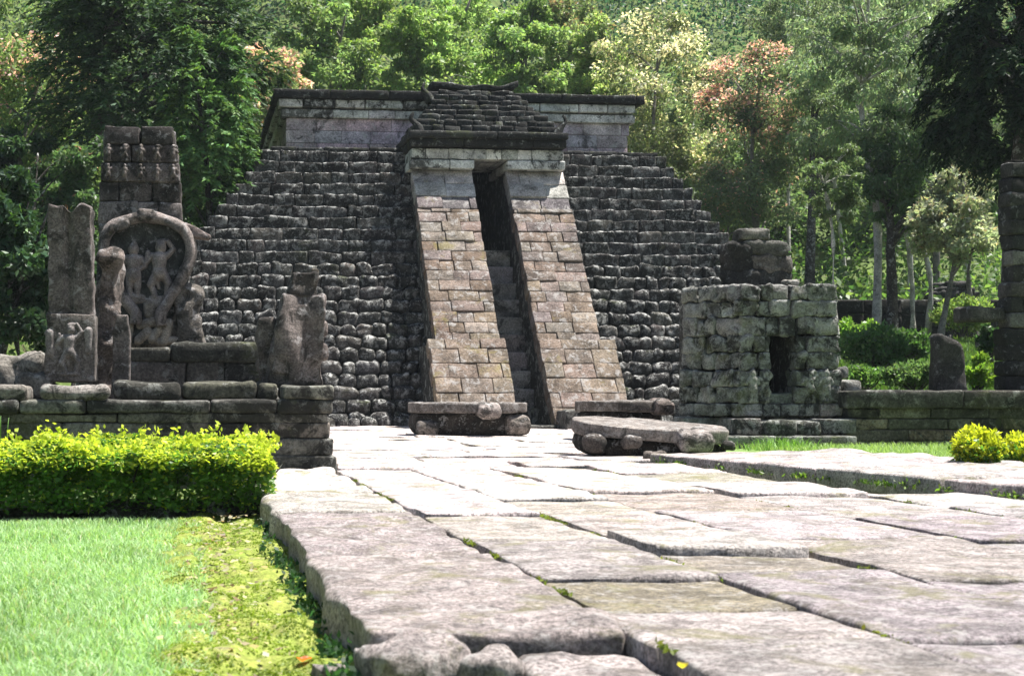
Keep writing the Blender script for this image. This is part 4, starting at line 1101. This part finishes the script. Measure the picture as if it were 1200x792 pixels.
# --- right of the pyramid
tree('leafy_tree', 'cream and peach crowned tree rising right of the temple roof slab', 762, 47, 0, 300, 185, (.085, .11, .05), leaf=.16, n=13000, clumps=85, tip=(.80, .69, .55), tipf=.75, seed=40, group=gB, cr=.23)
tree('leafy_tree', 'tree with a pink red top standing behind the shrine', 885, 43, 36, 330, 150, (.07, .10, .05), leaf=.14, n=13000, clumps=95, tip=(.78, .42, .42), tipf=.75, seed=41, group=gB, cr=.25, trunk_u=880)
tree('leafy_tree', 'small creamy leafed tree beside the right flank of the pyramid', 838, 45, 150, 380, 100, (.10, .13, .05), leaf=.14, n=6500, clumps=45, tip=(.7, .55, .42), tipf=.4, seed=42, group=gB)
tree('slender_tree', 'tall thin crowned tree on a pale leaning trunk in the middle of the grove', 1030, 32, -75, 235, 210, (.085, .125, .065), leaf=.15, n=10500, clumps=85, style='airy', tip=(.14, .17, .10), tipf=.25, seed=43, group=gB, trunk_u=1026, tr=.105, bark='palebark', cr=.2, bend=.25, limbs=24)
tree('slender_tree', 'dark straight trunked tree just right of the broken beast sculpture', 955, 41, 30, 250, 120, (.075, .11, .05), leaf=.14, n=7500, clumps=60, style='airy', seed=44, group=gB, trunk_u=947, tr=.17, cr=.25, bark='darkbark', bend=.08)
tree('slender_tree', 'bluish green tall tree between the pale leaning trunk and the hanging dark branches', 1098, 45, -50, 230, 150, (.08, .12, .07), leaf=.16, n=8500, clumps=65, style='airy', tip=(.2, .22, .14), tipf=.25, seed=45, group=gB, tr=.12, cr=.22)
tree('slender_tree', 'thin bent pale sapling right behind the shrine corner', 978, 27, 165, 290, 80, (.055, .085, .035), leaf=.1, n=3000, clumps=30, style='airy', seed=46, group=gB, trunk_u=985, tr=.05, bark='palebark', bend=.22)
tree('slender_tree', 'black trunked tree beside the pale leaning trunk', 1050, 31.6, 120, 300, 110, (.035, .065, .025), leaf=.14, n=6000, clumps=45, style='airy', seed=47, group=gB, trunk_u=1045, tr=.15, bark='darkbark', bend=.1)
tree('slender_tree', 'thin pale double stemmed tree over the low path fence', 1078, 32.6, 170, 300, 80, (.05, .085, .03), leaf=.13, n=4000, clumps=30, style='airy', seed=48, group=gB, tr=.07, bark='palebark', stems=2, trunk_u=1076, bend=.2)
tree('silvery_tree', 'small silvery leafed tree forking above the single upright stone', 1122, 30, 185, 345, 110, (.12, .145, .09), leaf=.14, n=5200, clumps=50, tip=(.4, .3, .2), tipf=.1, seed=49, group=gB, trunk_u=1098, tr=.085, cr=.25, bend=.1)
tree('slender_tree', 'thin tree by the jutting slab of the ruined tower', 1150, 33, 150, 310, 70, (.05, .09, .03), leaf=.13, n=3500, clumps=30, seed=50, group=gB, tr=.06)
tree('hanging_conifer', 'blackish conifer with long hanging branches over the ruined tower', 1175, 23, -120, 270, 165, (0.0085, 0.0187, 0.0076), leaf=.15, n=24000, clumps=85, style='hang', mat='needle', bark='darkbark', tr=.18, cr=.22, seed=51, tip=(.05, .09, .02), tipf=.1, trunk_u=1190, group=gB)
for k, (u, Y, vt, vb, w_, lb) in enumerate(((925, 46, -50, 230, 110, 'tall airy tree rising between the pink red crown and the dark straight trunk'), (992, 48, -90, 240, 110, 'tall airy grey green tree just left of the pale leaning trunk'),
        (1066, 42, -90, 230, 110, 'tall airy tree with a thin pale trunk right of the black trunk'), (1135, 47, -70, 280, 120, 'tall airy tree seen behind the hanging dark branches'))):
    tree('slender_tree', lb, u, Y, vt, vb, w_, ((.07, .10, .05), (.085, .115, .06), (.075, .105, .055), (.065, .09, .045))[k], leaf=.15, n=8000, clumps=60, style='airy', tip=(.25, .27, .2), tipf=.2, seed=160 + k, group=gB, tr=.08, bark='palebark', cr=.27, bend=.2)
# shady grove behind
lab2 = ['dark tree of the rear grove straight behind the cream crown', 'dark tree of the rear grove behind the pink red top', 'dark tree of the rear grove behind the dark straight trunk', 'dark tree of the rear grove behind the pale leaning trunk', 'dark tree of the rear grove behind the silvery tree', 'dark tree of the rear grove behind the ruined tower']
for k, u in enumerate((800, 880, 958, 1030, 1105, 1190)):
    tree('grove_tree', lab2[k], u, 53 + 3 * (k % 3), 60 + 40 * (k % 2) if k < 3 else -10 + 50 * (k % 2), 350, 130, (.06, .095, .04), leaf=.24, n=6000, clumps=50, seed=60 + k, group='dark trees of the rear grove', tr=.15, bark='darkbark', tip=(.12, .16, .05), tipf=.15)
lab3 = ['dark tree of the rear row at the far left of the view', 'dark tree of the rear row behind the big dark conifer', 'dark tree of the rear row behind the lighter green conifer']
for k, u in enumerate((20, 120, 255)):
    tree('grove_tree', lab3[k], u, 50 + 2 * k, 40, 340, 160, (.05, .085, .028), leaf=.24, n=6000, clumps=50, seed=70 + k, group='dark trees of the rear grove', tr=.15, bark='darkbark', tip=(.15, .2, .06), tipf=.2)

# --- far wooded hillside, one mass
fm = MB(); r = RS(90)
nF = 1500
fy = 60 + r.rand(nF) ** 1.25 * 115; fx = fy * .1 + (r.rand(nF) - .5) * (30 + fy * .95)
fz = terrain(fx, fy)
for k in range(nF):
    hgt = 6 + r.rand() * 7; m = 230; ls = .13 + (fy[k] - 60) * .0035
    p = unit(r.randn(m, 3)); lump = 1 + .35 * vnoise(p * 2.3 + k * 7.7, 31)[:, None]
    p = p * (r.rand(m, 1) ** .25) * lump * np.array([2.5, 2.5, hgt * .5]) * (.75 + .5 * r.rand())
    p[:, :2] *= (1 - .45 * np.clip(p[:, 2:3] / (hgt * .5), -1, 1))
    C = np.array([fx[k], fy[k], fz[k] + hgt * .6]) + p
    b = np.array((.045, .10, .06)) * (.45 + .9 * r.rand()) * (1, 1, .8 + .5 * r.rand())
    leaves(fm, C, unit(p) + r.randn(m, 3) * .7 + np.array([0, 0, -.3]), ls * 1.3 * (.7 + .6 * r.rand(m)), leafcol(r, m, b, .25), .6, r)
tag(build('far_forest', fm, M['leaf'], None, (0, 60, 0)), kind='stuff')

# --- undergrowth bushes on the slope right of the shrine
def bush(name, label, u, vbase, Y, wpx, hpx, base, leaf=.06, n=2500, clumps=30, tip=None, tipf=0., mat='leaf', seed=0, group=None, z0=None, sx=1.0):
    r = RS(seed)
    x = X(u, Y); zb = Z(vbase, u, Y) if z0 is None else z0
    rx = abs(X(u + wpx / 2, Y) - X(u - wpx / 2, Y)) / 2; h = Z(vbase - hpx, u, Y) - Z(vbase, u, Y)
    root = thing(name, label, 'bush', (x, Y, zb), group)
    P_ = crown_points(r, clumps, rx * .85, h * .42, .5, .9); cl = P_ + np.array([x, Y, zb + h * .55])
    sm = MB()
    for k in range(8):
        c = cl[r.randint(clumps)]; b = np.array([x + r.randn() * rx * .15, Y + r.randn() * rx * .15, zb - .05])
        tube(sm, spline([b, (b + c) / 2 + r.randn(3) * rx * .08, c], 6), np.linspace(.018, .006, 6), 5, cap=False)
    build('stems', sm, M['darkbark'], root)
    fm = MB(); per = n // clumps
    for k in range(clumps):
        rr = rx * .3 * (.7 + .6 * r.rand()); p = unit(r.randn(per, 3)) * r.rand(per, 1) ** .45 * rr * np.array([1, 1, .8 * min(1.2, h / rx)])
        up = P_[k, 2] / (h * .42)
        leaves(fm, cl[k] + p, unit(p) * .7 + r.randn(per, 3) * .5 + np.array([0, 0, .35]), leaf * (.7 + .6 * r.rand(per)), leafcol(r, per, base, .3, tip, np.clip(tipf * (.9 + up), 0, 1), .85 + .3 * r.rand()), .5, r)
    build('foliage', fm, M[mat], root)
    return root
gU = 'bushes on the slope right of the shrine'
bush('bush', 'dark green rounded bush on the slope beyond the right corner of the shrine', 1022, 432, 23, 85, 48, (.06, .13, .04), n=4000, leaf=.08, seed=1, group=gU)
bush('bush', 'bright yellow green bush highest on the slope beside the shrine', 1002, 415, 28, 60, 40, (.15, .27, .05), n=3000, leaf=.09, seed=2, group=gU)
bush('bush', 'dull green bush under the black trunk on the slope', 1060, 425, 26, 60, 40, (.06, .12, .035), n=3000, leaf=.09, seed=3, group=gU)
bush('bush', 'pale green feathery bush right behind the coping between shrine and upright stone', 1072, 458, 19.5, 70, 34, (.11, .18, .07), n=3500, leaf=.06, seed=4, group=gU)
bush('bush', 'vivid lime bush between the upright stone and the ruined tower', 1147, 456, 19, 46, 38, (.17, .28, .04), n=3500, leaf=.06, seed=5, group=gU)
bush('bush', 'wide pale green bush on the bank below the stacked stone slabs', 1128, 392, 32, 75, 42, (.17, .25, .07), n=4500, leaf=.09, clumps=40, seed=6, group=gU)
bush('bush', 'small dark bush hugging the foot of the ruined tower', 1160, 420, 20, 30, 40, (.04, .09, .03), n=1500, leaf=.07, seed=7, group=gU)
bush('bush', 'low fresh green bush behind the shrine corner rocks', 1008, 456, 20, 70, 28, (.10, .19, .05), n=3000, leaf=.06, seed=8, group=gU)
bush('bush', 'reddish leaved bush in the shade beside the path fence', 1078, 382, 36, 36, 26, (.09, .03, .025), n=1500, leaf=.09, seed=9, group=gU)
# grass of the slope and of the terrace right of the temple
gs = MB(); r = RS(91); n = 60000
gx = 9.3 + r.rand(n) * 17; gy = 17.4 + r.rand(n) ** 1.2 * 24; gz_ = terrain(gx, gy)
leaves(gs, np.stack([gx, gy, gz_ + .08], 1), np.stack([r.randn(n) * .5, r.randn(n) * .5, np.ones(n)], 1), .24 * (.6 + .8 * r.rand(n)), leafcol(r, n, (.10, .18, .045), .35), .2, r)
tag(build('slope_grass', gs, M['grass'], None, (15, 20, .5)), kind='stuff')
ug = MB(); r = RS(191); nU = 700
ux = -9 + r.rand(nU) * 40; uy = 34 + r.rand(nU) * 26; uz = terrain(ux, uy)
okk = ((ux < -3.5) | (ux > 12.5) | (uy > 46)) & ~((uy < 37) & (ux > 9))
for k in np.where(okk)[0]:
    m = 60; rr = .5 + .7 * r.rand()
    p = unit(r.randn(m, 3)) * r.rand(m, 1) ** .4 * rr * np.array([1, 1, .9])
    leaves(ug, np.array([ux[k], uy[k], uz[k] + rr * .6]) + p, unit(p) + r.randn(m, 3) * .6, .2 * (.7 + .6 * r.rand(m)), leafcol(r, m, (.05, .10, .03) if r.rand() < .7 else (.12, .2, .05), .3), .5, r)
tag(build('undergrowth', ug, M['leaf'], None, (10, 45, 3)), kind='stuff')
# hill path, bank wall and its fence posts
pth = MB(); yy = np.linspace(9.8, 24, 30)
pv_ = []
for xx in yy:
    for o_ in (-.45, .45):
        py = 30.6 + (xx - 12) * .12 + o_; pv_.append((xx, py, float(terrain(np.array([xx]), np.array([py]))[0]) + .035))
q_ = [[2 * k, 2 * k + 2, 2 * k + 3, 2 * k + 1] for k in range(len(yy) - 1)]
pth.add(pv_, q_); struct('hill_path', pth, M['gravel'], (15, 31, 1.4))
bw = MB(); x = 9.9
while x < 24:
    w_ = .6 + rng.rand() * .8; yb = 33.4 + (x - 12) * .1; zb = float(terrain(np.array([x]), np.array([yb]))[0])
    for k in range(4): boxmm(bw, (x + rng.rand() * .02, yb + rng.rand() * .05, zb - .3 + k * .33), (x + w_ - .01, yb + .5, zb + .02 + k * .33), r=.04, amp=.03, col=jit((.6, .6, .55), .3), sp=.2)
    x += w_
solo('retaining_wall', bw, M['black'], 'dark mossy retaining wall in the shade behind the grove trunks', 'wall')
for k, (u, lb) in enumerate(((1066, 'short fence post left of the upright stone, under the double stemmed tree'), (1084, 'short fence post just left of the silvery tree trunk'), (1112, 'short fence post just right of the silvery tree trunk'), (1145, 'short fence post nearest the ruined tower'))):
    pm_ = MB(); yb = 30.0; xx = X(u, yb); zb = float(terrain(np.array([xx]), np.array([yb]))[0])
    tube(pm_, [(xx, yb, zb - .1), (xx + .01, yb, zb + .2), (xx + .015, yb, zb + .42)], [.06, .055, .05], 7, amp=.01)
    solo('fence_post', pm_, M['darkbark'], lb, 'fence post', 'short dark posts along the hill path')
# stacked slabs on the bank
sl_ = thing('stacked_slabs', 'long dark stone slabs stacked on the green bank left of the ruined tower', 'stone stack', P(1128, 358, 37))
for (ua, ub_, va, vb2, tone) in ((1112, 1148, 350, 357, 1.0), (1105, 1150, 341, 350, 1.3), (1108, 1143, 336, 342, 1.6), (1113, 1138, 330, 337, 1.3)):
    mb = MB(); a, b = P(ua, vb2, 37), P(ub_, va, 37); boxmm(mb, (a[0], 37, a[2] + .01), (b[0], 38, b[2]), r=.05, amp=.04, col=(tone,) * 3, sp=.12); build('slab', mb, M['black'], sl_)
mb = MB(); a = P(1128, 358, 37); boxmm(mb, (a[0] - .5, 37.1, float(terrain(np.array([a[0]]), np.array([37.5]))[0]) - .2), (a[0] + .5, 37.9, a[2] + .02), r=.05, amp=.03, col=(.5, .5, .5)); build('slab', mb, M['black'], sl_)

# --- clipped hedge
hd = thing('clipped_hedge', 'clipped yellow green hedge along the lawn in front of the left platform', 'hedge', (-1.3, 10.0, -.15))
r = RS(92); fm = MB(); sm = MB()
HX0, HX1, HY0, HY1 = -2.9, X(322, 9.9), 9.72, 10.75
def hedge_top(x, y): return .335 + .065 * vnoise(np.stack([x * 2.3, y * 2.3, x * 0], 1), 3) + .03 * vnoise(np.stack([x * 6, y * 6, x * 0], 1), 4)
n = 95000
hx = HX0 + r.rand(n) * (HX1 - HX0); hy = HY0 + r.rand(n) * (HY1 - HY0)
edge = np.minimum(np.minimum(hx - HX0, HX1 - hx), np.minimum(hy - HY0, HY1 - hy))
top = hedge_top(hx, hy) - .13 * np.exp(-edge / .07)
face = r.rand(n) < .5
hz = np.where(face, top - .05 * r.rand(n) ** 2, -.08 + (top + .08) * r.rand(n))
bump = vnoise(np.stack([hx * 6, hy * 6, hz * 6], 1), 8)
keep = ((bump > -.35) | face) & ~((hz < -.06 + .06 * vnoise(np.stack([hx * 5, hy * 0, hx * 0], 1), 5)) & (r.rand(n) < .8))
hx, hy, hz, top, bump = hx[keep], hy[keep], hz[keep], top[keep], bump[keep]; n = len(hx)
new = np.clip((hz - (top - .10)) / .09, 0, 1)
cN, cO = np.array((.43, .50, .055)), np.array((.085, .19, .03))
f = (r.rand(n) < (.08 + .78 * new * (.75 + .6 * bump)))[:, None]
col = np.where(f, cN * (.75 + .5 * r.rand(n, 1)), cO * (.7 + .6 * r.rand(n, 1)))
hax = r.randn(n, 3) * np.array([1, 1, .45]) + np.array([0, -.2, .15])
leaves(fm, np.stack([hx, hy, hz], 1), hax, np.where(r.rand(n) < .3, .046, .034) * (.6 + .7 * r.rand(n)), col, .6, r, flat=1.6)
for k in range(170):
    x_ = HX0 + r.rand() * (HX1 + .02 - HX0); y_ = HY0 + r.rand() * (HY1 - HY0); z_ = float(hedge_top(np.array([x_]), np.array([y_]))[0]) - .03
    dd = unit(np.array([r.randn() * .4 + (.6 if x_ > HX1 - .2 else 0), r.randn() * .35, 1.0])); m = 12; L = .04 + .075 * r.rand()
    C = np.array([x_, y_, z_]) + dd * (np.linspace(.1, 1, m) * L)[:, None] + r.randn(m, 3) * .014
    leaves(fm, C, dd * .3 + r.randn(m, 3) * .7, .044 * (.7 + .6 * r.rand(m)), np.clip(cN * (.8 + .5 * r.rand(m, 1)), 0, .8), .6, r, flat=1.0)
build('foliage', fm, M['leaf'], hd)
for k in range(75):
    x_ = HX0 + .1 + r.rand() * (HX1 - HX0 - .2); y_ = 10.15 + r.rand() * .14
    b = np.array([x_, y_, -.17]); e = b + np.array([r.randn() * .12, r.randn() * .16, .35 + .1 * r.rand()])
    tube(sm, spline([b, (b + e) / 2 + r.randn(3) * .03, e], 6), np.linspace(.012, .005, 6), 5, cap=False)
tube(sm, spline([(HX0 + .05, 10.2, -.15), (-1.2, 10.24, -.145), (HX1 - .05, 10.2, -.15)], 24), .05, 6, amp=.2)
build('stems', sm, M['darkbark'], hd)
gY = 'yellow shrubs at the right end of the paving'
b0 = G(1147, 553, .03); bush('yellow_shrub', 'round yellow green shrub beside the kerb under the long low wall', 1147, 553, b0[1] + .25, 66, 50, (.09, .19, .03), n=4200, leaf=.045, clumps=40, tip=(.42, .46, .03), tipf=.75, seed=93, group=gY, z0=.02)
bush('yellow_shrub', 'yellow green shrub cut off by the right edge of the view', 1200, 550, b0[1] + .5, 62, 42, (.09, .19, .03), n=3800, leaf=.045, clumps=36, tip=(.42, .46, .03), tipf=.75, seed=94, group=gY, z0=.02)

# --- lawn blades
def blades(mb, x, y, z, L, wd, lean, col, r):
    n = len(x); a = r.rand(n) * 2 * math.pi; b = r.rand(n) * 2 * math.pi
    base = np.stack([x, y, z], 1); sd = np.stack([np.cos(a), np.sin(a), 0 * a], 1) * wd[:, None] / 2
    dr = np.stack([np.cos(b) * lean, np.sin(b) * lean, 0 * b], 1)
    up = np.array([0, 0, 1.0])
    m = base + dr * (L * .35)[:, None] + up * (L * .6)[:, None]; t_ = base + dr * L[:, None] + up * (L * (1 - .25 * lean))[:, None]
    v = np.stack([base - sd, base + sd, m + sd * .7, m - sd * .7, t_], 1).reshape(-1, 3)
    i = np.arange(n)[:, None] * 5
    mb.add(v, i + np.array([[0, 1, 2, 3]]), i + np.array([[3, 2, 4]]), np.repeat(col, 5, 0))
gm = MB(); r = RS(95); n = 170000
yy = 3.3 + r.rand(n) ** 1.25 * 6.5; xx = -2.9 + r.rand(n) * 3.0
edge_ = .125 + .05 * vnoise(np.stack([yy * 2, yy * 0, yy * 0], 1), 6) + .10 * smooth(7, 9.5, yy) + .07 * r.randn(n) + .09 * vnoise(np.stack([yy * 4, yy * 0, yy * 0], 1), 16)
dens = vnoise(np.stack([xx * 3, yy * 3, xx * 0], 1), 7)
k = (xx < edge_) & (r.rand(n) < .75 + .4 * dens); xx, yy, dens = xx[k], yy[k], dens[k]; n = len(xx)
zz = lawn_f(xx, yy)
patch = vnoise(np.stack([xx * 1.3, yy * 1.3, xx * 0], 1), 12)[:, None]
c = np.array((.30, .47, .21)) * (1 + .22 * patch) * (.75 + .5 * r.rand(n, 1)); c[r.rand(n) < .07] = (.42, .42, .24)
c = c + np.array((.10, .09, .10)) * (r.rand(n, 1) < .3)
blades(gm, xx, yy, zz, (.03 + .04 * r.rand(n)) * (1 + .35 * dens), .004 + .003 * r.rand(n), .3 + .7 * r.rand(n), c, r)
tag(build('lawn_grass', gm, M['grass'], None, (-1, 6, -.15)), kind='stuff')
# verge grass by the right wall
vm = MB(); r = RS(96); n = 26000
yy = 8.5 + r.rand(n) * 8.2; xx = KX(yy) + 1.95 + r.rand(n) * 5
k = (xx > KX(yy) + 2.0 + .1 * r.randn(n)); xx, yy = xx[k], yy[k]; n = len(xx)
blades(vm, xx, yy, np.full(n, .03), .05 + .05 * r.rand(n), .007 + .004 * r.rand(n), .3 + .6 * r.rand(n), np.array((.28, .40, .14)) * (.7 + .6 * r.rand(n, 1)), r)
g = G(918, 531); m = 260
blades(vm, g[0] + r.randn(m) * .18, g[1] + r.randn(m) * .15, np.full(m, .02), .1 + .12 * r.rand(m), np.full(m, .009), .5 + .6 * r.rand(m), np.array((.16, .32, .05)) * (.7 + .6 * r.rand(m, 1)), r)
tag(build('verge_grass', vm, M['grass'], None, (6, 12, 0)), kind='stuff')
# weeds in the joints and along the edge of the paving
wm_ = MB(); r = RS(97)
for k in range(95):
    if k < 45: x_, y_, s_ = .455 + r.randn() * .02, 4.2 + r.rand() ** 1.5 * 5.5, .07
    else: x_, y_, s_ = edges[r.randint(1, 6)], 4 + r.rand() ** 1.4 * 9, .035
    m = 26 if k < 45 else 30
    z_ = -.13 if k < 45 else -.005
    C = np.array([x_, y_, z_]) + r.randn(m, 3) * np.array([s_ * .5, s_ * (1.2 if k < 45 else 2.5), s_ * .5]) * .6; C[:, 2] = np.abs(C[:, 2] - z_) * (1.2 if k < 45 else .5) + z_
    leaves(wm_, C, r.randn(m, 3) * .7 + np.array([0, 0, .6]), (.03 if k < 45 else .02) * (.6 + .8 * r.rand(m)), leafcol(r, m, (.03, .075, .03) if k < 45 else (.13, .16, .03), .4), .5, r)
# kerb foot
for k in range(28):
    y_ = 8 + r.rand() * 6; m = 22; x_ = KX(y_) - .03
    C = np.array([x_, y_, 0]) + r.randn(m, 3) * np.array([.03, .08, .02]); C[:, 2] = np.abs(C[:, 2])
    leaves(wm_, C, r.randn(m, 3) * .6 + np.array([0, 0, .7]), .04 * (.6 + .8 * r.rand(m)), leafcol(r, m, (.10, .17, .03), .4), .35, r)
tag(build('weeds', wm_, M['leaf'], None, (2, 7, 0)), kind='stuff')
# spiky plant left of the hedge
spk = MB(); r = RS(98); p0 = np.array([X(4, 10.9), 10.9, -.2])
for k in range(7):
    e = p0 + np.array([r.randn() * .06, r.randn() * .05, .65 + .15 * r.rand()]); mth = spline([p0 + r.randn(3) * .01, (p0 + e) / 2 + r.randn(3) * .015, e], 7)
    tube(spk, mth, np.linspace(.011, .002, 7), 5, flat=.3, col=(.13, .26, .05))
solo('tall_grass_plant', spk, M['grass'], 'tall thin green shoots standing up at the left end of the hedge', 'plant')
# dry twigs on the roof ridge
twg = MB()
for a in ((-.25, .2, .1), (-.1, .3, .22), (.1, .33, .3), (.02, .2, .42)):
    tube(twg, spline([(5.55, 31.9, 6.93), (5.55 + a[0], 31.9, 6.95 + a[1]), (5.6 + a[0] + a[2], 31.95, 6.97 + a[1] * .75)], 8), np.linspace(.012, .004, 8), 5)
solo('dry_twigs', twg, M['bark'], 'bare curling dry twigs growing on the ridge of the gate roof', 'twigs')
mt = MB(); r = RS(199); n = 40000
my = 3.4 + r.rand(n) ** 1.3 * 6.6; mx = -.1 + r.rand(n) * .62
k = (fbm(np.stack([mx * 6, my * 6, mx * 0], 1), 23, 3) > -.12 + .5 * (r.rand(n) - .5)); mx, my = mx[k], my[k]; n = len(mx)
mz = moss_f(mx, my)
blades(mt, mx, my, mz - .002, .005 + .009 * r.rand(n), .006 + .006 * r.rand(n), .4 + .8 * r.rand(n), np.array((.19, .26, .04)) * (.8 + .5 * r.rand(n, 1)) * (1 + .35 * vnoise(np.stack([mx * 5, my * 5, mx * 0], 1), 29)[:, None]), r)
tag(build('moss', mt, M['grass'], None, (.2, 6, -.12)), kind='stuff')
lt = MB(); r = RS(99); n = 420
ly = 3.8 + r.rand(n) ** .8 * 6.2; lx = .10 + r.randn(n) * .09 + .12 * smooth(8.0, 9.8, ly) + .05
k = (lx < .46) & (lx > -.1); lx, ly = lx[k], ly[k]; n = len(lx)
pal = np.array([(.35, .28, .2), (.5, .46, .4), (.22, .15, .1), (.42, .38, .3)])[r.randint(0, 4, n)]
leaves(lt, np.stack([lx, ly, -.105 + .012 * r.rand(n)], 1), r.randn(n, 3) * np.array([1, 1, .25]), .03 * (.5 + .9 * r.rand(n)), pal * (.7 + .6 * r.rand(n, 1)), .6, r, flat=2.0)
tag(build('leaf_litter', lt, M['leaf'], None, (.2, 6, -.12)), kind='stuff')
# fallen leaves
def fallen(u, v, z, s, col, label, rz):
    mb = MB(); g = G(u, v, z); A = np.linspace(-1, 1, 9); B = np.linspace(-1, 1, 5)
    aa, bb = np.meshgrid(A, B, indexing='ij')
    wd = .5 * (1 - np.abs(aa) ** 1.8) * (1 - .2 * aa) + .01
    x = aa * s; y = bb * wd * s; zz = s * (.32 * aa ** 2 + .35 * np.abs(bb) ** 1.5 * wd * 2 + .1 * np.sin(aa * 5)) + .004
    p = np.stack([x.ravel(), y.ravel(), zz.ravel()], 1) @ rotz(rz).T + g
    idx = np.arange(45).reshape(9, 5); q = np.stack([idx[:-1, :-1], idx[1:, :-1], idx[1:, 1:], idx[:-1, 1:]], -1).reshape(-1, 4)
    mb.add(p, q, None, col); solo('fallen_leaf', mb, M['leaf'], label, 'leaf')
fallen(357, 775, -.11, .028, (.55, .14, .03), 'orange curled dead leaf on the moss beside the paving edge', .4)
fallen(800, 783, .01, .026, (.5, .42, .04), 'small yellow fallen leaf in a joint of the near paving slabs', 1.1)
# broken stones at the near end of the paving
gl2 = 'broken stones at the near end of the paving'
def near_stone(u, v, z, half, tone, label, rz=0., ry=0.):
    mb = MB(); g = G(u, v, z); rbox(mb, (g[0], g[1], z), half, r=min(half) * .4, amp=.03, freq=8, R=rotz(rz) @ roty(ry), col=tone, sp=.02)
    solo('broken_stone', mb, M['pave'], label, 'stone', gl2)
near_stone(478, 776, -.07, (.125, .14, .06), (.85, .82, .8), 'biggest rounded loose stone at the near left corner of the paving', .3, -.1)
near_stone(585, 792, -.09, (.075, .07, .05), (.9, .88, .85), 'small pale loose stone right of the biggest rounded one', .8)
near_stone(385, 790, -.13, (.05, .05, .035), (.8, .78, .74), 'little stone on the moss beside the orange dead leaf', .2)
#PLANTS-END

# ================================================================== AIR
hz_ = MB(); boxa, boxb = np.array([-145., -34., -4.]), np.array([176., 212., 104.])
hexa(hz_, [(boxa[0], boxa[1], boxa[2]), (boxb[0], boxa[1], boxa[2]), (boxb[0], boxb[1], boxa[2]), (boxa[0], boxb[1], boxa[2])], [(boxa[0], boxa[1], boxb[2]), (boxb[0], boxa[1], boxb[2]), (boxb[0], boxb[1], boxb[2]), (boxa[0], boxb[1], boxb[2])])
hm, t = nt('haze'); pvn = N(t, 'ShaderNodeVolumePrincipled'); pvn.inputs['Color'].default_value = (.82, .92, 1, 1); pvn.inputs['Density'].default_value = .0003
pvn.inputs['Anisotropy'].default_value = 0
o = N(t, 'ShaderNodeOutputMaterial'); t.links.new(pvn.outputs[0], o.inputs['Volume'])
if HAZE: tag(build('haze', hz_, hm, None, (0, 0, 0), False), kind='stuff')

# ================================================================== LIGHT, SKY, CAMERA
EL, AZ = math.radians(69), math.radians(82)       # AZ from +Y (temple axis) towards +X
d = np.array([math.cos(EL) * math.sin(AZ), math.cos(EL) * math.cos(AZ), math.sin(EL)])
w = bpy.data.worlds.new("World"); sc.world = w; w.use_nodes = True
t = w.node_tree; t.nodes.clear()
sky = N(t, 'ShaderNodeTexSky', sky_type='NISHITA'); sky.sun_disc = False; sky.sun_elevation = EL; sky.sun_rotation = AZ
sky.air_density = 1.2; sky.dust_density = 1.5
bg = N(t, 'ShaderNodeBackground'); bg.inputs[1].default_value = .05
t.links.new(sky.outputs[0], bg.inputs[0]); o = N(t, 'ShaderNodeOutputWorld'); t.links.new(bg.outputs[0], o.inputs[0])
sl = bpy.data.lights.new('sun', 'SUN'); sl.energy = 5.0; sl.angle = math.radians(.5); sl.color = (1.0, .96, .9)
so = bpy.data.objects.new('sun', sl); COL.objects.link(so); so.location = (10, 10, 30)
from mathutils import Vector
so.rotation_euler = Vector([float(-a) for a in d]).to_track_quat('-Z', 'Y').to_euler()

cam = bpy.data.cameras.new('camera'); co = bpy.data.objects.new('camera', cam); COL.objects.link(co); sc.camera = co
co.location = (0, 0, H); co.rotation_euler = (math.radians(90), 0, -TH)
cam.sensor_fit = 'HORIZONTAL'; cam.sensor_width = 36; cam.lens = FPX / 1200 * 36
cam.shift_x = (600 - CU) / 1200; cam.shift_y = (CV - 396) / 1200
cam.clip_start = .05; cam.clip_end = 2000
cam.dof.use_dof = True; cam.dof.focus_distance = 18; cam.dof.aperture_fstop = 7
sc.view_settings.view_transform = 'Standard'; sc.view_settings.look = 'None'; sc.view_settings.gamma = 1; sc.view_settings.use_curve_mapping = False
sc.view_settings.exposure = 1.5
sc.cycles.max_bounces = 6; sc.cycles.diffuse_bounces = 3; sc.cycles.transmission_bounces = 4; sc.cycles.use_denoising = True
